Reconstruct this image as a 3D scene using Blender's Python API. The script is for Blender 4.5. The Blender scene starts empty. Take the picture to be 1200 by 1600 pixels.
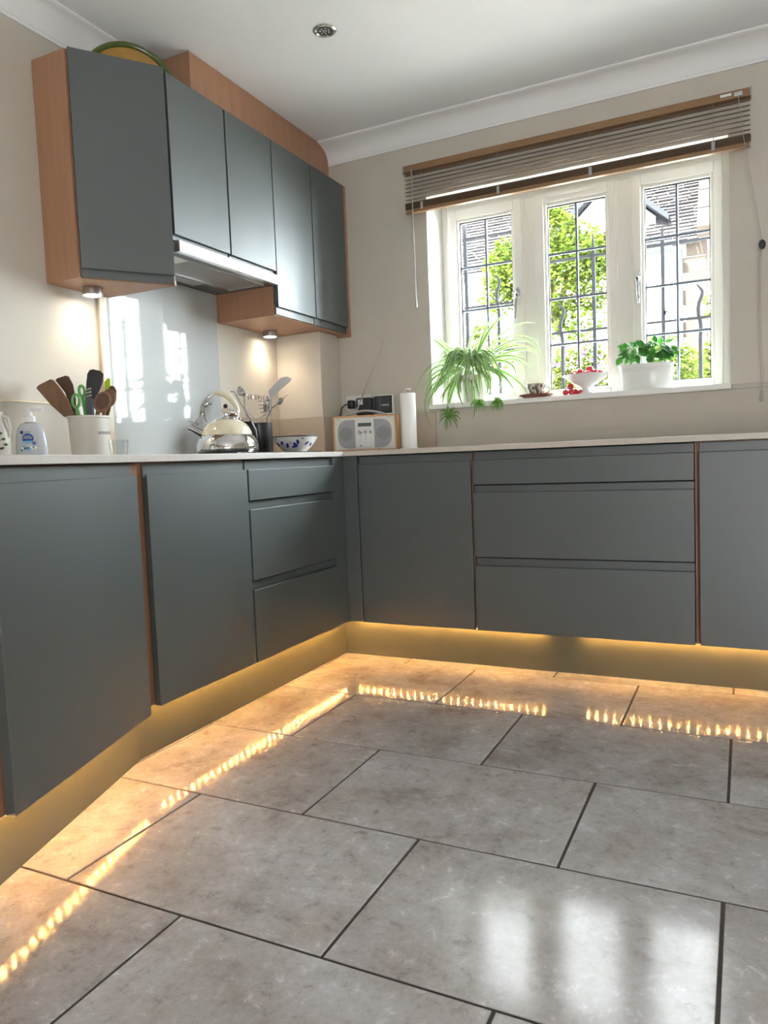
import bpy, bmesh, math, random
from mathutils import Vector, Matrix
R = math.radians
S = bpy.context.scene
COL = S.collection
random.seed(7)

# ------------------------------------------------------------------ camera
CAM = Vector((2.17091, -3.43530, 0.87070))
RT = Vector((0.898159, 0.437918, -0.039223)).normalized()
UP = Vector((0.003844, 0.081384, 0.996675)).normalized()
FW = Vector((-0.439654, 0.895324, -0.071412)).normalized()
FPX = 1155.37
cd = bpy.data.cameras.new('camera'); co = bpy.data.objects.new('camera', cd); COL.objects.link(co)
cd.sensor_fit = 'VERTICAL'; cd.sensor_height = 36.0; cd.lens = FPX / 1600 * 36.0
cd.clip_start = 0.02; cd.clip_end = 300
m = Matrix((RT, UP, -FW)).transposed().to_4x4(); m.translation = CAM
co.matrix_world = m
S.camera = co

# ------------------------------------------------------------------ world, sun, exposure
SKY = 8.0
w = bpy.data.worlds.new('sky'); S.world = w; w.use_nodes = True
bg = w.node_tree.nodes['Background']
bg.inputs[0].default_value = (0.93, 0.965, 1.0, 1); bg.inputs[1].default_value = SKY
sd = bpy.data.lights.new('sun', 'SUN'); sd.energy = 50.0; sd.angle = R(4); sd.color = (1, .93, .82)
so = bpy.data.objects.new('sun', sd); COL.objects.link(so)
so.rotation_euler = Vector((0.3, 0.5, -1.0)).to_track_quat('-Z', 'Y').to_euler()
def portal(name, loc, rot, sx, sy):
    d = bpy.data.lights.new(name, 'AREA'); d.shape = 'RECTANGLE'; d.size = sx; d.size_y = sy
    d.cycles.is_portal = True
    o = bpy.data.objects.new(name, d); COL.objects.link(o); o.location = loc; o.rotation_euler = rot
portal('window_portal', (1.445, .29, 1.62), (R(-90), 0, 0), 1.30, .98)
portal('fill_opening_portal', (3.35, -5.65, .74), (R(90), 0, 0), 1.0, 1.5)  # portal for an unseen rear opening, added for room fill
ad = bpy.data.lights.new('added_sky_fill', 'AREA'); ad.shape = 'RECTANGLE'; ad.size = 4.0; ad.size_y = 3.6; ad.energy = 1750; ad.color = (.84, .92, 1)  # unseen area lamp, added for sheen and shadow on the left cupboards
ao = bpy.data.objects.new('added_sky_fill', ad); COL.objects.link(ao); ao.location = (5.0, 2.7, 2.75)
ao.rotation_euler = (Vector((.6, -1.5, .9)) - ao.location).to_track_quat('-Z', 'Y').to_euler()
S.view_settings.view_transform = 'Standard'; S.view_settings.look = 'None'
S.view_settings.gamma = 1; S.view_settings.use_curve_mapping = False
S.view_settings.exposure = 1.14
cy = S.cycles
cy.use_denoising = True
try: cy.denoiser = 'OPENIMAGEDENOISE'
except Exception: pass
cy.max_bounces = 10; cy.diffuse_bounces = 6; cy.glossy_bounces = 5; cy.transmission_bounces = 8; cy.transparent_max_bounces = 16
cy.caustics_reflective = False; cy.caustics_refractive = False; cy.sample_clamp_indirect = 50
cy.use_adaptive_sampling = False

# ------------------------------------------------------------------ measuring helpers
def un(u, v, ax, c):
    d = FW + RT * ((u - 600) / FPX) + UP * ((800 - v) / FPX)
    k = 'xyz'.index(ax); t = (c - CAM[k]) / d[k]
    return CAM + d * t

# ------------------------------------------------------------------ materials
MATS = {}
def nd(nt, t, **kw):
    n = nt.nodes.new(t)
    for k, v in kw.items(): setattr(n, k, v)
    return n
def mat(name, col, rough=.5, metal=0, spec=.5, var=0.0, vscale=8, stretch=(1, 1, 1), bump=0, bscale=200, emit=None, estr=0, trans=0, coat=0, col2=None, sub=0, alpha=1, rvar=0):
    mt = bpy.data.materials.new(name); mt.use_nodes = True; nt = mt.node_tree; b = nt.nodes['Principled BSDF']
    b.inputs['Roughness'].default_value = rough; b.inputs['Metallic'].default_value = metal
    b.inputs['Specular IOR Level'].default_value = spec; b.inputs['Coat Weight'].default_value = coat
    b.inputs['Transmission Weight'].default_value = trans
    c = (*col, 1)
    b.inputs['Base Color'].default_value = c
    if var > 0 or bump > 0 or rvar > 0:
        tc = nd(nt, 'ShaderNodeTexCoord'); mp = nd(nt, 'ShaderNodeMapping'); mp.inputs['Scale'].default_value = stretch
        nt.links.new(tc.outputs['Object'], mp.inputs[0])
    if var > 0:
        nz = nd(nt, 'ShaderNodeTexNoise'); nz.inputs['Scale'].default_value = vscale; nz.inputs['Detail'].default_value = 6; nz.inputs['Roughness'].default_value = .6
        nt.links.new(mp.outputs[0], nz.inputs['Vector'])
        rp = nd(nt, 'ShaderNodeValToRGB')
        c2 = col2 if col2 else tuple(min(1, x * (1 + var)) for x in col)
        rp.color_ramp.elements[0].position = .3; rp.color_ramp.elements[1].position = .7
        rp.color_ramp.elements[0].color = (*[x * (1 - var) for x in col], 1) if not col2 else c
        rp.color_ramp.elements[1].color = (*c2, 1)
        nt.links.new(nz.outputs[0], rp.inputs[0]); nt.links.new(rp.outputs[0], b.inputs['Base Color'])
        if rvar > 0:
            mr = nd(nt, 'ShaderNodeMapRange'); mr.inputs[3].default_value = rough - rvar; mr.inputs[4].default_value = rough + rvar
            nt.links.new(nz.outputs[0], mr.inputs[0]); nt.links.new(mr.outputs[0], b.inputs['Roughness'])
    if bump > 0:
        nb = nd(nt, 'ShaderNodeTexNoise'); nb.inputs['Scale'].default_value = bscale; nb.inputs['Detail'].default_value = 3
        nt.links.new(mp.outputs[0], nb.inputs['Vector'])
        bp = nd(nt, 'ShaderNodeBump'); bp.inputs['Strength'].default_value = bump; bp.inputs['Distance'].default_value = .002
        nt.links.new(nb.outputs[0], bp.inputs['Height']); nt.links.new(bp.outputs[0], b.inputs['Normal'])
    if emit:
        b.inputs['Emission Color'].default_value = (*emit, 1); b.inputs['Emission Strength'].default_value = estr
    MATS[name] = mt
    return mt
def thin_glass(name, tint, refl=.04):
    mt = bpy.data.materials.new(name); mt.use_nodes = True; nt = mt.node_tree; nt.nodes.clear()
    o = nd(nt, 'ShaderNodeOutputMaterial'); mx = nd(nt, 'ShaderNodeMixShader'); t = nd(nt, 'ShaderNodeBsdfTransparent'); g = nd(nt, 'ShaderNodeBsdfGlossy')
    t.inputs[0].default_value = (*tint, 1); g.inputs['Roughness'].default_value = .02
    lw = nd(nt, 'ShaderNodeLayerWeight'); lw.inputs[0].default_value = .5
    pw = nd(nt, 'ShaderNodeMath', operation='POWER'); pw.inputs[1].default_value = 4.0; nt.links.new(lw.outputs['Facing'], pw.inputs[0])
    ma = nd(nt, 'ShaderNodeMath', operation='MULTIPLY_ADD'); ma.inputs[1].default_value = .7; ma.inputs[2].default_value = refl; nt.links.new(pw.outputs[0], ma.inputs[0])
    nt.links.new(ma.outputs[0], mx.inputs[0]); nt.links.new(t.outputs[0], mx.inputs[1]); nt.links.new(g.outputs[0], mx.inputs[2]); nt.links.new(mx.outputs[0], o.inputs[0])
    MATS[name] = mt; return mt

mat('wall_paint', (.585, .545, .48), .75, var=.03, vscale=3, bump=.06, bscale=120)
mat('ceiling_paint', (.85, .872, .905), .8, var=.02, vscale=2, bump=.04, bscale=150)
mat('coving_paint', (.85, .86, .87), .6)
mat('white_paint', (.78, .77, .74), .35, var=.02, vscale=5)
mat('sill_paint', (.80, .795, .77), .3, var=.02, vscale=5)
mat('frame_upvc', (.80, .78, .735), .28, var=.015, vscale=5)
mat('cabinet_green', (.050, .065, .065), .48, spec=1.0, var=.05, vscale=4, bump=.03, bscale=600, rvar=.04)
MATS['cabinet_green'].node_tree.nodes['Principled BSDF'].inputs['IOR'].default_value = 1.62
mat('plinth_green', (.105, .112, .08), .38, spec=.5, var=.04, vscale=4)
mat('beech', (.35, .182, .104), .45, var=.16, vscale=5, stretch=(7, 7, .55), col2=(.42, .228, .136))
mat('beech_dark', (.30, .15, .085), .5, var=.16, vscale=5, stretch=(7, 7, .55))
mat('worktop', (.60, .55, .49), .3, var=.05, vscale=60)  # back run's beige light put into the colour, same top as the left
mat('worktop_lit', (.66, .63, .60), .3, var=.04, vscale=60)  # lighter copy for the left sections, their brighter light in the colour
mat('grout', (.075, .06, .05), .8, var=.2, vscale=40)
mat('upstand_beige', (.46, .395, .325), .28, var=.02, vscale=4)
mat('upstand_gloss', (.50, .465, .41), .07, spec=.6, var=.02, vscale=3)
mat('splash_glass', (.47, .48, .475), .04, spec=.3)
mat('cream_trim', (.68, .58, .42), .4)
mat('steel', (.62, .62, .62), .18, 1)
mat('brushed_steel', (.60, .62, .65), .32, 1, var=.06, vscale=30, stretch=(1, 1, 20))
mat('chrome', (.75, .75, .76), .06, 1)
mat('hood_grey', (.33, .33, .325), .4, metal=.5, var=.08, vscale=500)
mat('hood_dark', (.11, .11, .11), .5)
mat('black_plastic', (.016, .016, .018), .35)
mat('gasket_gap_shade', (.012, .012, .012), .8)  # gasket black, also painted shade for gaps on the beech bodies
mat('white_plastic', (.78, .78, .76), .3)
mat('grey_plastic', (.36, .37, .37), .35)
mat('slat_wood', (.13, .078, .042), .4, var=.1, vscale=8, stretch=(.5, 6, 6))
mat('rail_wood', (.27, .155, .075), .4, var=.12, vscale=8, stretch=(.5, 6, 6))
mat('cord', (.42, .38, .33), .7)
mat('clear_plastic', (.75, .76, .75), .12, trans=.55, spec=.6)
mat('lead', (.16, .19, .24), .45, metal=.4)
mat('iron', (.028, .03, .037), .7, spec=.03)
mat('puck_lens', (1, .95, .85), .5, emit=(1, .88, .70), estr=22)
mat('led_emitter', (1, .8, .5), .5, emit=(1.0, .48, .13), estr=540)
mat('led_tape', (.7, .65, .5), .5)
mat('enamel_cream', (.72, .665, .50), .12, coat=.5)
mat('pot_cream', (.60, .565, .51), .38, var=.02)
mat('kitchen_paper', (.82, .82, .81), .85, bump=.25, bscale=260)
mat('porcelain', (.80, .79, .78), .14, coat=.4)
mat('bowl_blue', (.035, .05, .30), .15, coat=.4)
mat('planter_white', (.72, .73, .70), .3, coat=.1)
mat('cup_cream', (.62, .57, .44), .2, coat=.3)
mat('cup_ink', (.05, .085, .09), .2, coat=.3)
mat('terracotta', (.22, .085, .06), .5, var=.1)
mat('fruit_red', (.62, .035, .05), .22, var=.25, vscale=30, coat=.3)
mat('walnut', (.085, .04, .022), .5, var=.3, vscale=6, stretch=(6, 6, 1))
mat('spoon_wood', (.19, .10, .052), .55, var=.22, vscale=6, stretch=(6, 6, 1))
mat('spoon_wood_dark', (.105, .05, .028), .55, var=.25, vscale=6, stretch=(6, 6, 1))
mat('nylon_black', (.03, .032, .036), .45)
mat('nylon_grey', (.10, .115, .135), .4)
mat('handle_green', (.11, .36, .09), .35)
mat('lime', (.42, .62, .03), .35)
mat('soap_bottle', (.70, .74, .80), .12, trans=.25, spec=.6)
mat('label_blue', (.02, .07, .30), .3)
mat('label_skyblue', (.20, .48, .80), .3)
mat('print_grey', (.22, .22, .22), .5)
mat('print_teal', (.06, .22, .25), .4)
mat('radio_silver', (.60, .60, .60), .38, metal=.25)
mat('radio_face', (.62, .60, .55), .4)
mat('radio_mesh', (.27, .275, .285), .45, metal=.3, var=.15, vscale=900)
mat('radio_mesh_dark', (.20, .205, .215), .5, metal=.3, var=.2, vscale=900)
mat('lcd', (.09, .115, .10), .2)
mat('screen_dark', (.022, .024, .028), .08)
mat('screen_lit', (.035, .037, .042), .15)
mat('screen_text', (.32, .33, .34), .4)
mat('radio_wood', (.50, .27, .12), .4, var=.12, vscale=5, stretch=(1, 6, 6))
mat('dish_yellow', (.40, .22, .035), .25, var=.12, vscale=12, coat=.3)
mat('dish_green', (.09, .13, .03), .25, var=.3, vscale=14, coat=.3)
mat('leaf_green', (.12, .27, .04), .42, var=.18, vscale=20)
mat('leaf_pale', (.46, .56, .33), .42, var=.1, vscale=20)
mat('leaf_dark', (.05, .13, .03), .45, var=.2, vscale=20)
mat('basil_green', (.04, .16, .022), .35, var=.25, vscale=30)
mat('soil', (.04, .03, .02), .9, var=.3)
mat('stem_green', (.20, .33, .09), .5)
mat('hob_glass', (.012, .012, .013), .08)
mat('tree_leaf', (.045, .075, .014), .6, spec=0, var=.25, vscale=3, col2=(.085, .115, .016))
mat('bush_leaf', (.04, .068, .016), .6, spec=0, var=.3, vscale=4, col2=(.085, .098, .02))
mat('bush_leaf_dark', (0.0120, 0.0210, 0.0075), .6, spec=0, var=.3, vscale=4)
mat('petal', (.075, .045, .10), .6, spec=0)
mat('bark', (.12, .09, .07), .8, spec=0, var=.3)
mat('house_render', (.86, .86, .85), .9, spec=0, var=.03, vscale=1)
mat('quoin_stone', (.055, .046, .040), .9, spec=0, var=.15, vscale=3)
mat('roof_stone', (.042, .040, .043), .9, spec=0, var=.35, vscale=2.2)
mat('slate_dark', (.03, .033, .04), .7, spec=0, var=.1)
mat('pale_green_pipe', (0.0540, 0.0630, 0.0600), .5, spec=0)
mat('outdoor_glass', (.20, .26, .30), .1)
mat('paving', (.40, .395, .38), .9, var=.15, vscale=2)
mat('grass', (.09, .14, .04), .9, var=.3, vscale=4)
mat('brick_outer', (.35, .30, .24), .9, var=.15, vscale=3)
thin_glass('pane_glass', (.96, .98, .97))
thin_glass('tumbler_glass', (.96, .975, .975), .05)
for nme in ('leaf_green', 'leaf_pale', 'leaf_dark', 'basil_green', 'tree_leaf', 'bush_leaf', 'petal'):
    nt = MATS[nme].node_tree; b = nt.nodes['Principled BSDF']; o = nt.nodes['Material Output']
    tr = nd(nt, 'ShaderNodeBsdfTranslucent'); mx = nd(nt, 'ShaderNodeMixShader'); mx.inputs[0].default_value = .3
    l = [k for k in nt.links if k.to_socket == b.inputs['Base Color']]
    if l:
        hs = nd(nt, 'ShaderNodeHueSaturation'); hs.inputs['Value'].default_value = 1.5
        nt.links.new(l[0].from_socket, hs.inputs['Color']); nt.links.new(hs.outputs[0], tr.inputs[0])
    else: tr.inputs[0].default_value = b.inputs['Base Color'].default_value
    nt.links.new(b.outputs[0], mx.inputs[1]); nt.links.new(tr.outputs[0], mx.inputs[2]); nt.links.new(mx.outputs[0], o.inputs[0])

def tile_material():
    mt = bpy.data.materials.new('travertine_tile'); mt.use_nodes = True; nt = mt.node_tree; b = nt.nodes['Principled BSDF']; L = nt.links.new
    tc = nd(nt, 'ShaderNodeTexCoord'); oi = nd(nt, 'ShaderNodeObjectInfo')
    mul = nd(nt, 'ShaderNodeMath', operation='MULTIPLY'); mul.inputs[1].default_value = 37.0; L(oi.outputs['Random'], mul.inputs[0])
    add = nd(nt, 'ShaderNodeVectorMath', operation='ADD'); L(tc.outputs['Object'], add.inputs[0]); L(mul.outputs[0], add.inputs[1])
    def noise(s, det, ro, dist=0):
        n = nd(nt, 'ShaderNodeTexNoise'); n.inputs['Scale'].default_value = s; n.inputs['Detail'].default_value = det; n.inputs['Roughness'].default_value = ro; n.inputs['Distortion'].default_value = dist
        L(add.outputs[0], n.inputs['Vector']); return n
    def ramp(src, stops):
        r = nd(nt, 'ShaderNodeValToRGB')
        while len(r.color_ramp.elements) < len(stops): r.color_ramp.elements.new(.5)
        for e, (p, c) in zip(r.color_ramp.elements, stops): e.position = p; e.color = (*c, 1)
        L(src, r.inputs[0]); return r
    n1 = noise(4.2, 8, .62, .4); n2 = noise(24, 10, .78, .3); n3 = noise(90, 5, .7)
    r1 = ramp(n1.outputs[0], [(.26, (.33, .295, .275)), (.42, (.475, .458, .452)), (.58, (.55, .55, .565)), (.75, (.66, .67, .70))])
    r2 = ramp(n2.outputs[0], [(.33, (.52, .45, .39)), (.45, (.92, .90, .88)), (.57, (1, 1, 1)), (.65, (1.5, 1.5, 1.5))])
    r3 = ramp(n3.outputs[0], [(.3, (.88, .88, .88)), (.7, (1.1, 1.1, 1.1))])
    m1 = nd(nt, 'ShaderNodeMix', data_type='RGBA', blend_type='MULTIPLY'); m1.inputs[0].default_value = .75; L(r1.outputs[0], m1.inputs[6]); L(r2.outputs[0], m1.inputs[7])
    m2 = nd(nt, 'ShaderNodeMix', data_type='RGBA', blend_type='MULTIPLY'); m2.inputs[0].default_value = .8; L(m1.outputs[2], m2.inputs[6]); L(r3.outputs[0], m2.inputs[7])
    hs = nd(nt, 'ShaderNodeHueSaturation'); mr = nd(nt, 'ShaderNodeMapRange'); mr.inputs[3].default_value = .9; mr.inputs[4].default_value = 1.1
    L(oi.outputs['Random'], mr.inputs[0]); L(mr.outputs[0], hs.inputs['Value']); L(m2.outputs[2], hs.inputs['Color']); L(hs.outputs[0], b.inputs['Base Color'])
    rr = nd(nt, 'ShaderNodeMapRange'); rr.inputs[1].default_value = .3; rr.inputs[2].default_value = .7; rr.inputs[3].default_value = .085; rr.inputs[4].default_value = .125
    L(n2.outputs[0], rr.inputs[0]); L(rr.outputs[0], b.inputs['Roughness'])
    b.inputs['Specular IOR Level'].default_value = .33
    bp = nd(nt, 'ShaderNodeBump'); bp.inputs['Strength'].default_value = .04; bp.inputs['Distance'].default_value = .002; L(n2.outputs[0], bp.inputs['Height']); L(bp.outputs[0], b.inputs['Normal'])
    MATS['travertine'] = mt
tile_material()

# ------------------------------------------------------------------ mesh builder
class MB:
    def __init__(s): s.v = []; s.f = []; s.mi = []; s.cur = 0
    def add(s, vs, fs):
        o = len(s.v); s.v += [Vector(p) for p in vs]; s.f += [[i + o for i in f] for f in fs]; s.mi += [s.cur] * len(fs); return s
    def box(s, x0, x1, y0, y1, z0, z1):
        return s.add([(x0, y0, z0), (x1, y0, z0), (x1, y1, z0), (x0, y1, z0), (x0, y0, z1), (x1, y0, z1), (x1, y1, z1), (x0, y1, z1)],
                     [(0, 3, 2, 1), (4, 5, 6, 7), (0, 1, 5, 4), (1, 2, 6, 5), (2, 3, 7, 6), (3, 0, 4, 7)])
    def ext(s, pts, vec):
        n = len(pts); vec = Vector(vec); a = [Vector(p) for p in pts]
        return s.add(a + [p + vec for p in a], [list(range(n))[::-1], list(range(n, 2 * n))] + [(i, (i + 1) % n, n + (i + 1) % n, n + i) for i in range(n)])
    def slab(s, poly, z0, z1): return s.ext([(x, y, z0) for x, y in poly], (0, 0, z1 - z0))
    def lathe(s, prof, c=(0, 0, 0), n=32, axis=(0, 0, 1), sx=1, sy=1):
        c = Vector(c); q = Vector((0, 0, 1)).rotation_difference(Vector(axis).normalized()); vs = []; fs = []
        for r, z in prof:
            for i in range(n):
                a = 2 * math.pi * i / n; vs.append(c + q @ Vector((math.cos(a) * max(r, 1e-5) * sx, math.sin(a) * max(r, 1e-5) * sy, z)))
        for k in range(len(prof) - 1):
            for i in range(n): j = (i + 1) % n; fs.append((k * n + i, k * n + j, (k + 1) * n + j, (k + 1) * n + i))
        fs.append(tuple(range(n))[::-1]); o = (len(prof) - 1) * n; fs.append(tuple(range(o, o + n)))
        return s.add(vs, fs)
    def ball(s, c, r, n=16, m=10, sz=1): return s.lathe([(r * math.sin(math.pi * k / m), -r * sz * math.cos(math.pi * k / m)) for k in range(m + 1)], c, n)
    def tube(s, pts, r, n=8, closed=False):
        P = [Vector(p) for p in pts]; N = len(P); rs = r if isinstance(r, (list, tuple)) else [r] * N; vs = []; fs = []
        ref = None
        for i in range(N):
            t = (P[(i + 1) % N] - P[i - 1]) if closed else (P[min(i + 1, N - 1)] - P[max(i - 1, 0)])
            if t.length < 1e-9: t = Vector((0, 0, 1))
            t.normalize()
            if ref is None:
                ref = Vector((0, 0, 1)) if abs(t.z) < .9 else Vector((1, 0, 0))
            a = (ref - t * ref.dot(t)).normalized(); b = t.cross(a); ref = a
            for k in range(n): g = 2 * math.pi * k / n; vs.append(P[i] + (a * math.cos(g) + b * math.sin(g)) * rs[i])
        for i in range(N if closed else N - 1):
            j = (i + 1) % N
            for k in range(n): l = (k + 1) % n; fs.append((i * n + k, i * n + l, j * n + l, j * n + k))
        if not closed: fs.append(tuple(range(n))[::-1]); fs.append(tuple(range((N - 1) * n, N * n)))
        return s.add(vs, fs)
    def build(s, name, mt, parent=None, bev=0, smooth=35, world=True, seg=2, loc=None):
        me = bpy.data.meshes.new(name); off = Vector((0, 0, 0))
        if parent is not None and world:
            p = parent
            while p is not None: off = off + p.location; p = p.parent
        if loc is not None: off = Vector(loc)
        me.from_pydata([p - off for p in s.v], [], s.f)
        ms = mt if isinstance(mt, (list, tuple)) else [mt]
        for k in ms: me.materials.append(MATS[k])
        if len(ms) > 1: me.polygons.foreach_set('material_index', s.mi)
        bm = bmesh.new(); bm.from_mesh(me); bmesh.ops.recalc_face_normals(bm, faces=bm.faces); bm.to_mesh(me); bm.free()
        if smooth and not bev:
            me.polygons.foreach_set('use_smooth', [True] * len(me.polygons)); me.set_sharp_from_angle(angle=R(smooth))
        o = bpy.data.objects.new(name, me); COL.objects.link(o)
        if parent is not None: o.parent = parent
        elif loc is not None: o.location = loc
        if bev:
            b = o.modifiers.new('bevel', 'BEVEL'); b.width = bev; b.segments = seg; b.limit_method = 'ANGLE'; b.angle_limit = R(40); b.harden_normals = False
        return o
def mb(): return MB()
def tag(o, label=None, cat=None, group=None, kind=None):
    if label: o['label'] = label
    if cat: o['category'] = cat
    if group: o['group'] = group
    if kind: o['kind'] = kind
    return o
def thing(name, label, cat, loc=(0, 0, 0), group=None, kind=None):
    o = bpy.data.objects.new(name, None); COL.objects.link(o); o.location = loc; o.empty_display_size = .05
    return tag(o, label, cat, group, kind)
def structure(o): o['kind'] = 'structure'; return o
def inst(name, me, loc, parent=None, rot=None):
    o = bpy.data.objects.new(name, me); COL.objects.link(o)
    if parent is not None: o.parent = parent
    o.location = loc
    if rot: o.rotation_euler = rot
    return o
def text(name, body, size, mt, parent, M, ext=.0003, align='CENTER'):
    c = bpy.data.curves.new(name, 'FONT'); c.body = body; c.size = size; c.extrude = ext; c.align_x = align; c.align_y = 'CENTER'; c.resolution_u = 2
    t = bpy.data.objects.new('text_source', c); COL.objects.link(t); bpy.context.view_layer.update()
    me = bpy.data.meshes.new_from_object(t.evaluated_get(bpy.context.evaluated_depsgraph_get())); bpy.data.objects.remove(t)
    me.materials.clear(); me.materials.append(MATS[mt])
    o = bpy.data.objects.new(name, me); COL.objects.link(o); o.parent = parent; o.matrix_local = M
    return o
def face_matrix(pos, right, up):
    right = Vector(right).normalized(); up = Vector(up).normalized(); n = right.cross(up)
    M = Matrix((right, up, n)).transposed().to_4x4(); M.translation = Vector(pos); return M

# ------------------------------------------------------------------ the room shell
CEIL = 2.475; XR = 3.9; YB = -5.6; CT = .91; CB = .889
WX0, WX1, WZ0, WZ1 = .775, 2.114, 1.104, 2.14
root = thing('floor', None, None, kind='structure')
mb().box(-.3, XR + .3, YB - .3, .3, -.06, -.003).build('grout_bed', 'grout', root)
t0, tw, TL = -.6285, .438, .634; G = .0035
def tile_mesh(l, d, nm):
    o = mb().box(-l / 2 + G, l / 2 - G, -d / 2 + G, d / 2 - G, -.012, 0).build(nm, 'travertine')
    me = o.data
    bm = bmesh.new(); bm.from_mesh(me); bmesh.ops.bevel(bm, geom=[e for e in bm.edges if all(v.co.z > -.001 for v in e.verts)], offset=.0012, segments=1, affect='EDGES'); bm.to_mesh(me); bm.free()
    bpy.data.objects.remove(o); return me
full = tile_mesh(TL, tw, 'tile')
for k in range(-1, 10):
    y1 = t0 - (k - 1) * tw - tw; yc = y1 + tw / 2
    ph = 1.495 if k % 2 == 0 else 1.178
    for j in range(-3, 6):
        x0 = ph + j * TL
        if x0 + TL < .35 or x0 > 3.6: continue
        inst('tile', full, (x0 + TL / 2, yc, 0), root)
mb().box(.2, XR, YB - .2, t0 - 9 * tw - G, -.012, -.0005).build('tile_field', 'travertine', root)
structure(mb().box(-.25, 0, YB, .3, -.06, CEIL + .1).build('wall_left', 'wall_paint'))
wb = mb()
wb.box(0, WX0, 0, .3, -.06, CEIL + .1).box(WX1, XR + .25, 0, .3, -.06, CEIL + .1).box(WX0, WX1, 0, .3, -.06, WZ0).box(WX0, WX1, 0, .3, WZ1, CEIL + .1)
structure(wb.build('wall_back', 'wall_paint'))
structure(mb().box(XR, XR + .25, YB, 0, -.06, CEIL + .1).build('wall_right', 'wall_paint'))
structure(mb().box(-.25, 2.85, YB - .25, YB, -.06, CEIL + .1).box(3.85, XR + .25, YB - .25, YB, -.06, CEIL + .1).box(2.85, 3.85, YB - .25, YB, 1.5, CEIL + .1).build('wall_front', 'wall_paint'))  # opening added behind the camera, sized to let in fill light
structure(mb().box(-.25, XR + .25, YB - .25, .3, CEIL, CEIL + .12).build('ceiling', 'ceiling_paint'))
# boxed-in pipe column in the corner, under the wall cupboards
structure(mb().box(0, .262, -.2, 0, CT, 1.519).build('wall_corner_boxing', 'wall_paint', bev=.003))
# coving
def coving(name, A, B, n, h, d):
    A = Vector(A); B = Vector(B); n = Vector(n); pr = [(0, 0), (0, -h - .012), (.006, -h - .012), (.006, -h)]
    for k in range(9):
        a = k / 8 * math.pi / 2; pr.append((.008 + (d - .014) * (1 - math.cos(a)), -h + (h - .010) * math.sin(a)))
    pr += [(d - .004, -.009), (d, -.006), (d, 0)]
    return structure(mb().ext([A + n * p + Vector((0, 0, CEIL + q)) for p, q in pr], B - A).build(name, 'coving_paint', smooth=50))
coving('trim_1', (.245, 0, 0), (XR, 0, 0), (0, -1, 0), .078, .105)
coving('trim_2', (0, YB, 0), (0, -1.06, 0), (1, 0, 0), .098, .062)

# ------------------------------------------------------------------ window
win = thing('window_1', None, None, (1.445, .2, 1.128), kind='structure')
FY = .200
fr = mb()
fr.box(WX0 + .004, .812, FY, .27, 1.129, WZ1 - .004).box(2.083, WX1 - .004, FY, .27, 1.129, WZ1 - .004).box(.812, 2.083, FY, .27, 2.104, WZ1 - .004).box(.812, 2.083, FY, .27, 1.129, 1.146)
fr.box(1.196, 1.264, FY, .27, 1.146, 2.104).box(1.634, 1.710, FY, .27, 1.146, 2.104)
fr.build('frame', 'frame_upvc', win, bev=.003)
for x in (1.198, 1.262, 1.636, 1.708):
    mb().box(x - .006, x + .006, FY - .011, FY + .004, 1.14, 2.106).build('frame_bead', 'frame_upvc', win, bev=.003)
mb().box(WX0 - .008, WX1 + .006, -.032, .2, WZ0, 1.128).build('window_sill', 'sill_paint', win, bev=.004)
SASH = [(.814, 1.196, .872, 1.143), (1.264, 1.634, 1.318, 1.590), (1.710, 2.082, 1.761, 2.035)]
GZ0, GZ1 = 1.175, 2.045; LEADZ = (1.39, 1.607, 1.82)
def ring(b, x0, x1, z0, z1, a0, a1, c0, c1, y0, y1):
    b.box(x0, a0, y0, y1, z0, z1).box(a1, x1, y0, y1, z0, z1).box(a0, a1, y0, y1, z0, c0).box(a0, a1, y0, y1, c1, z1)
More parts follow.
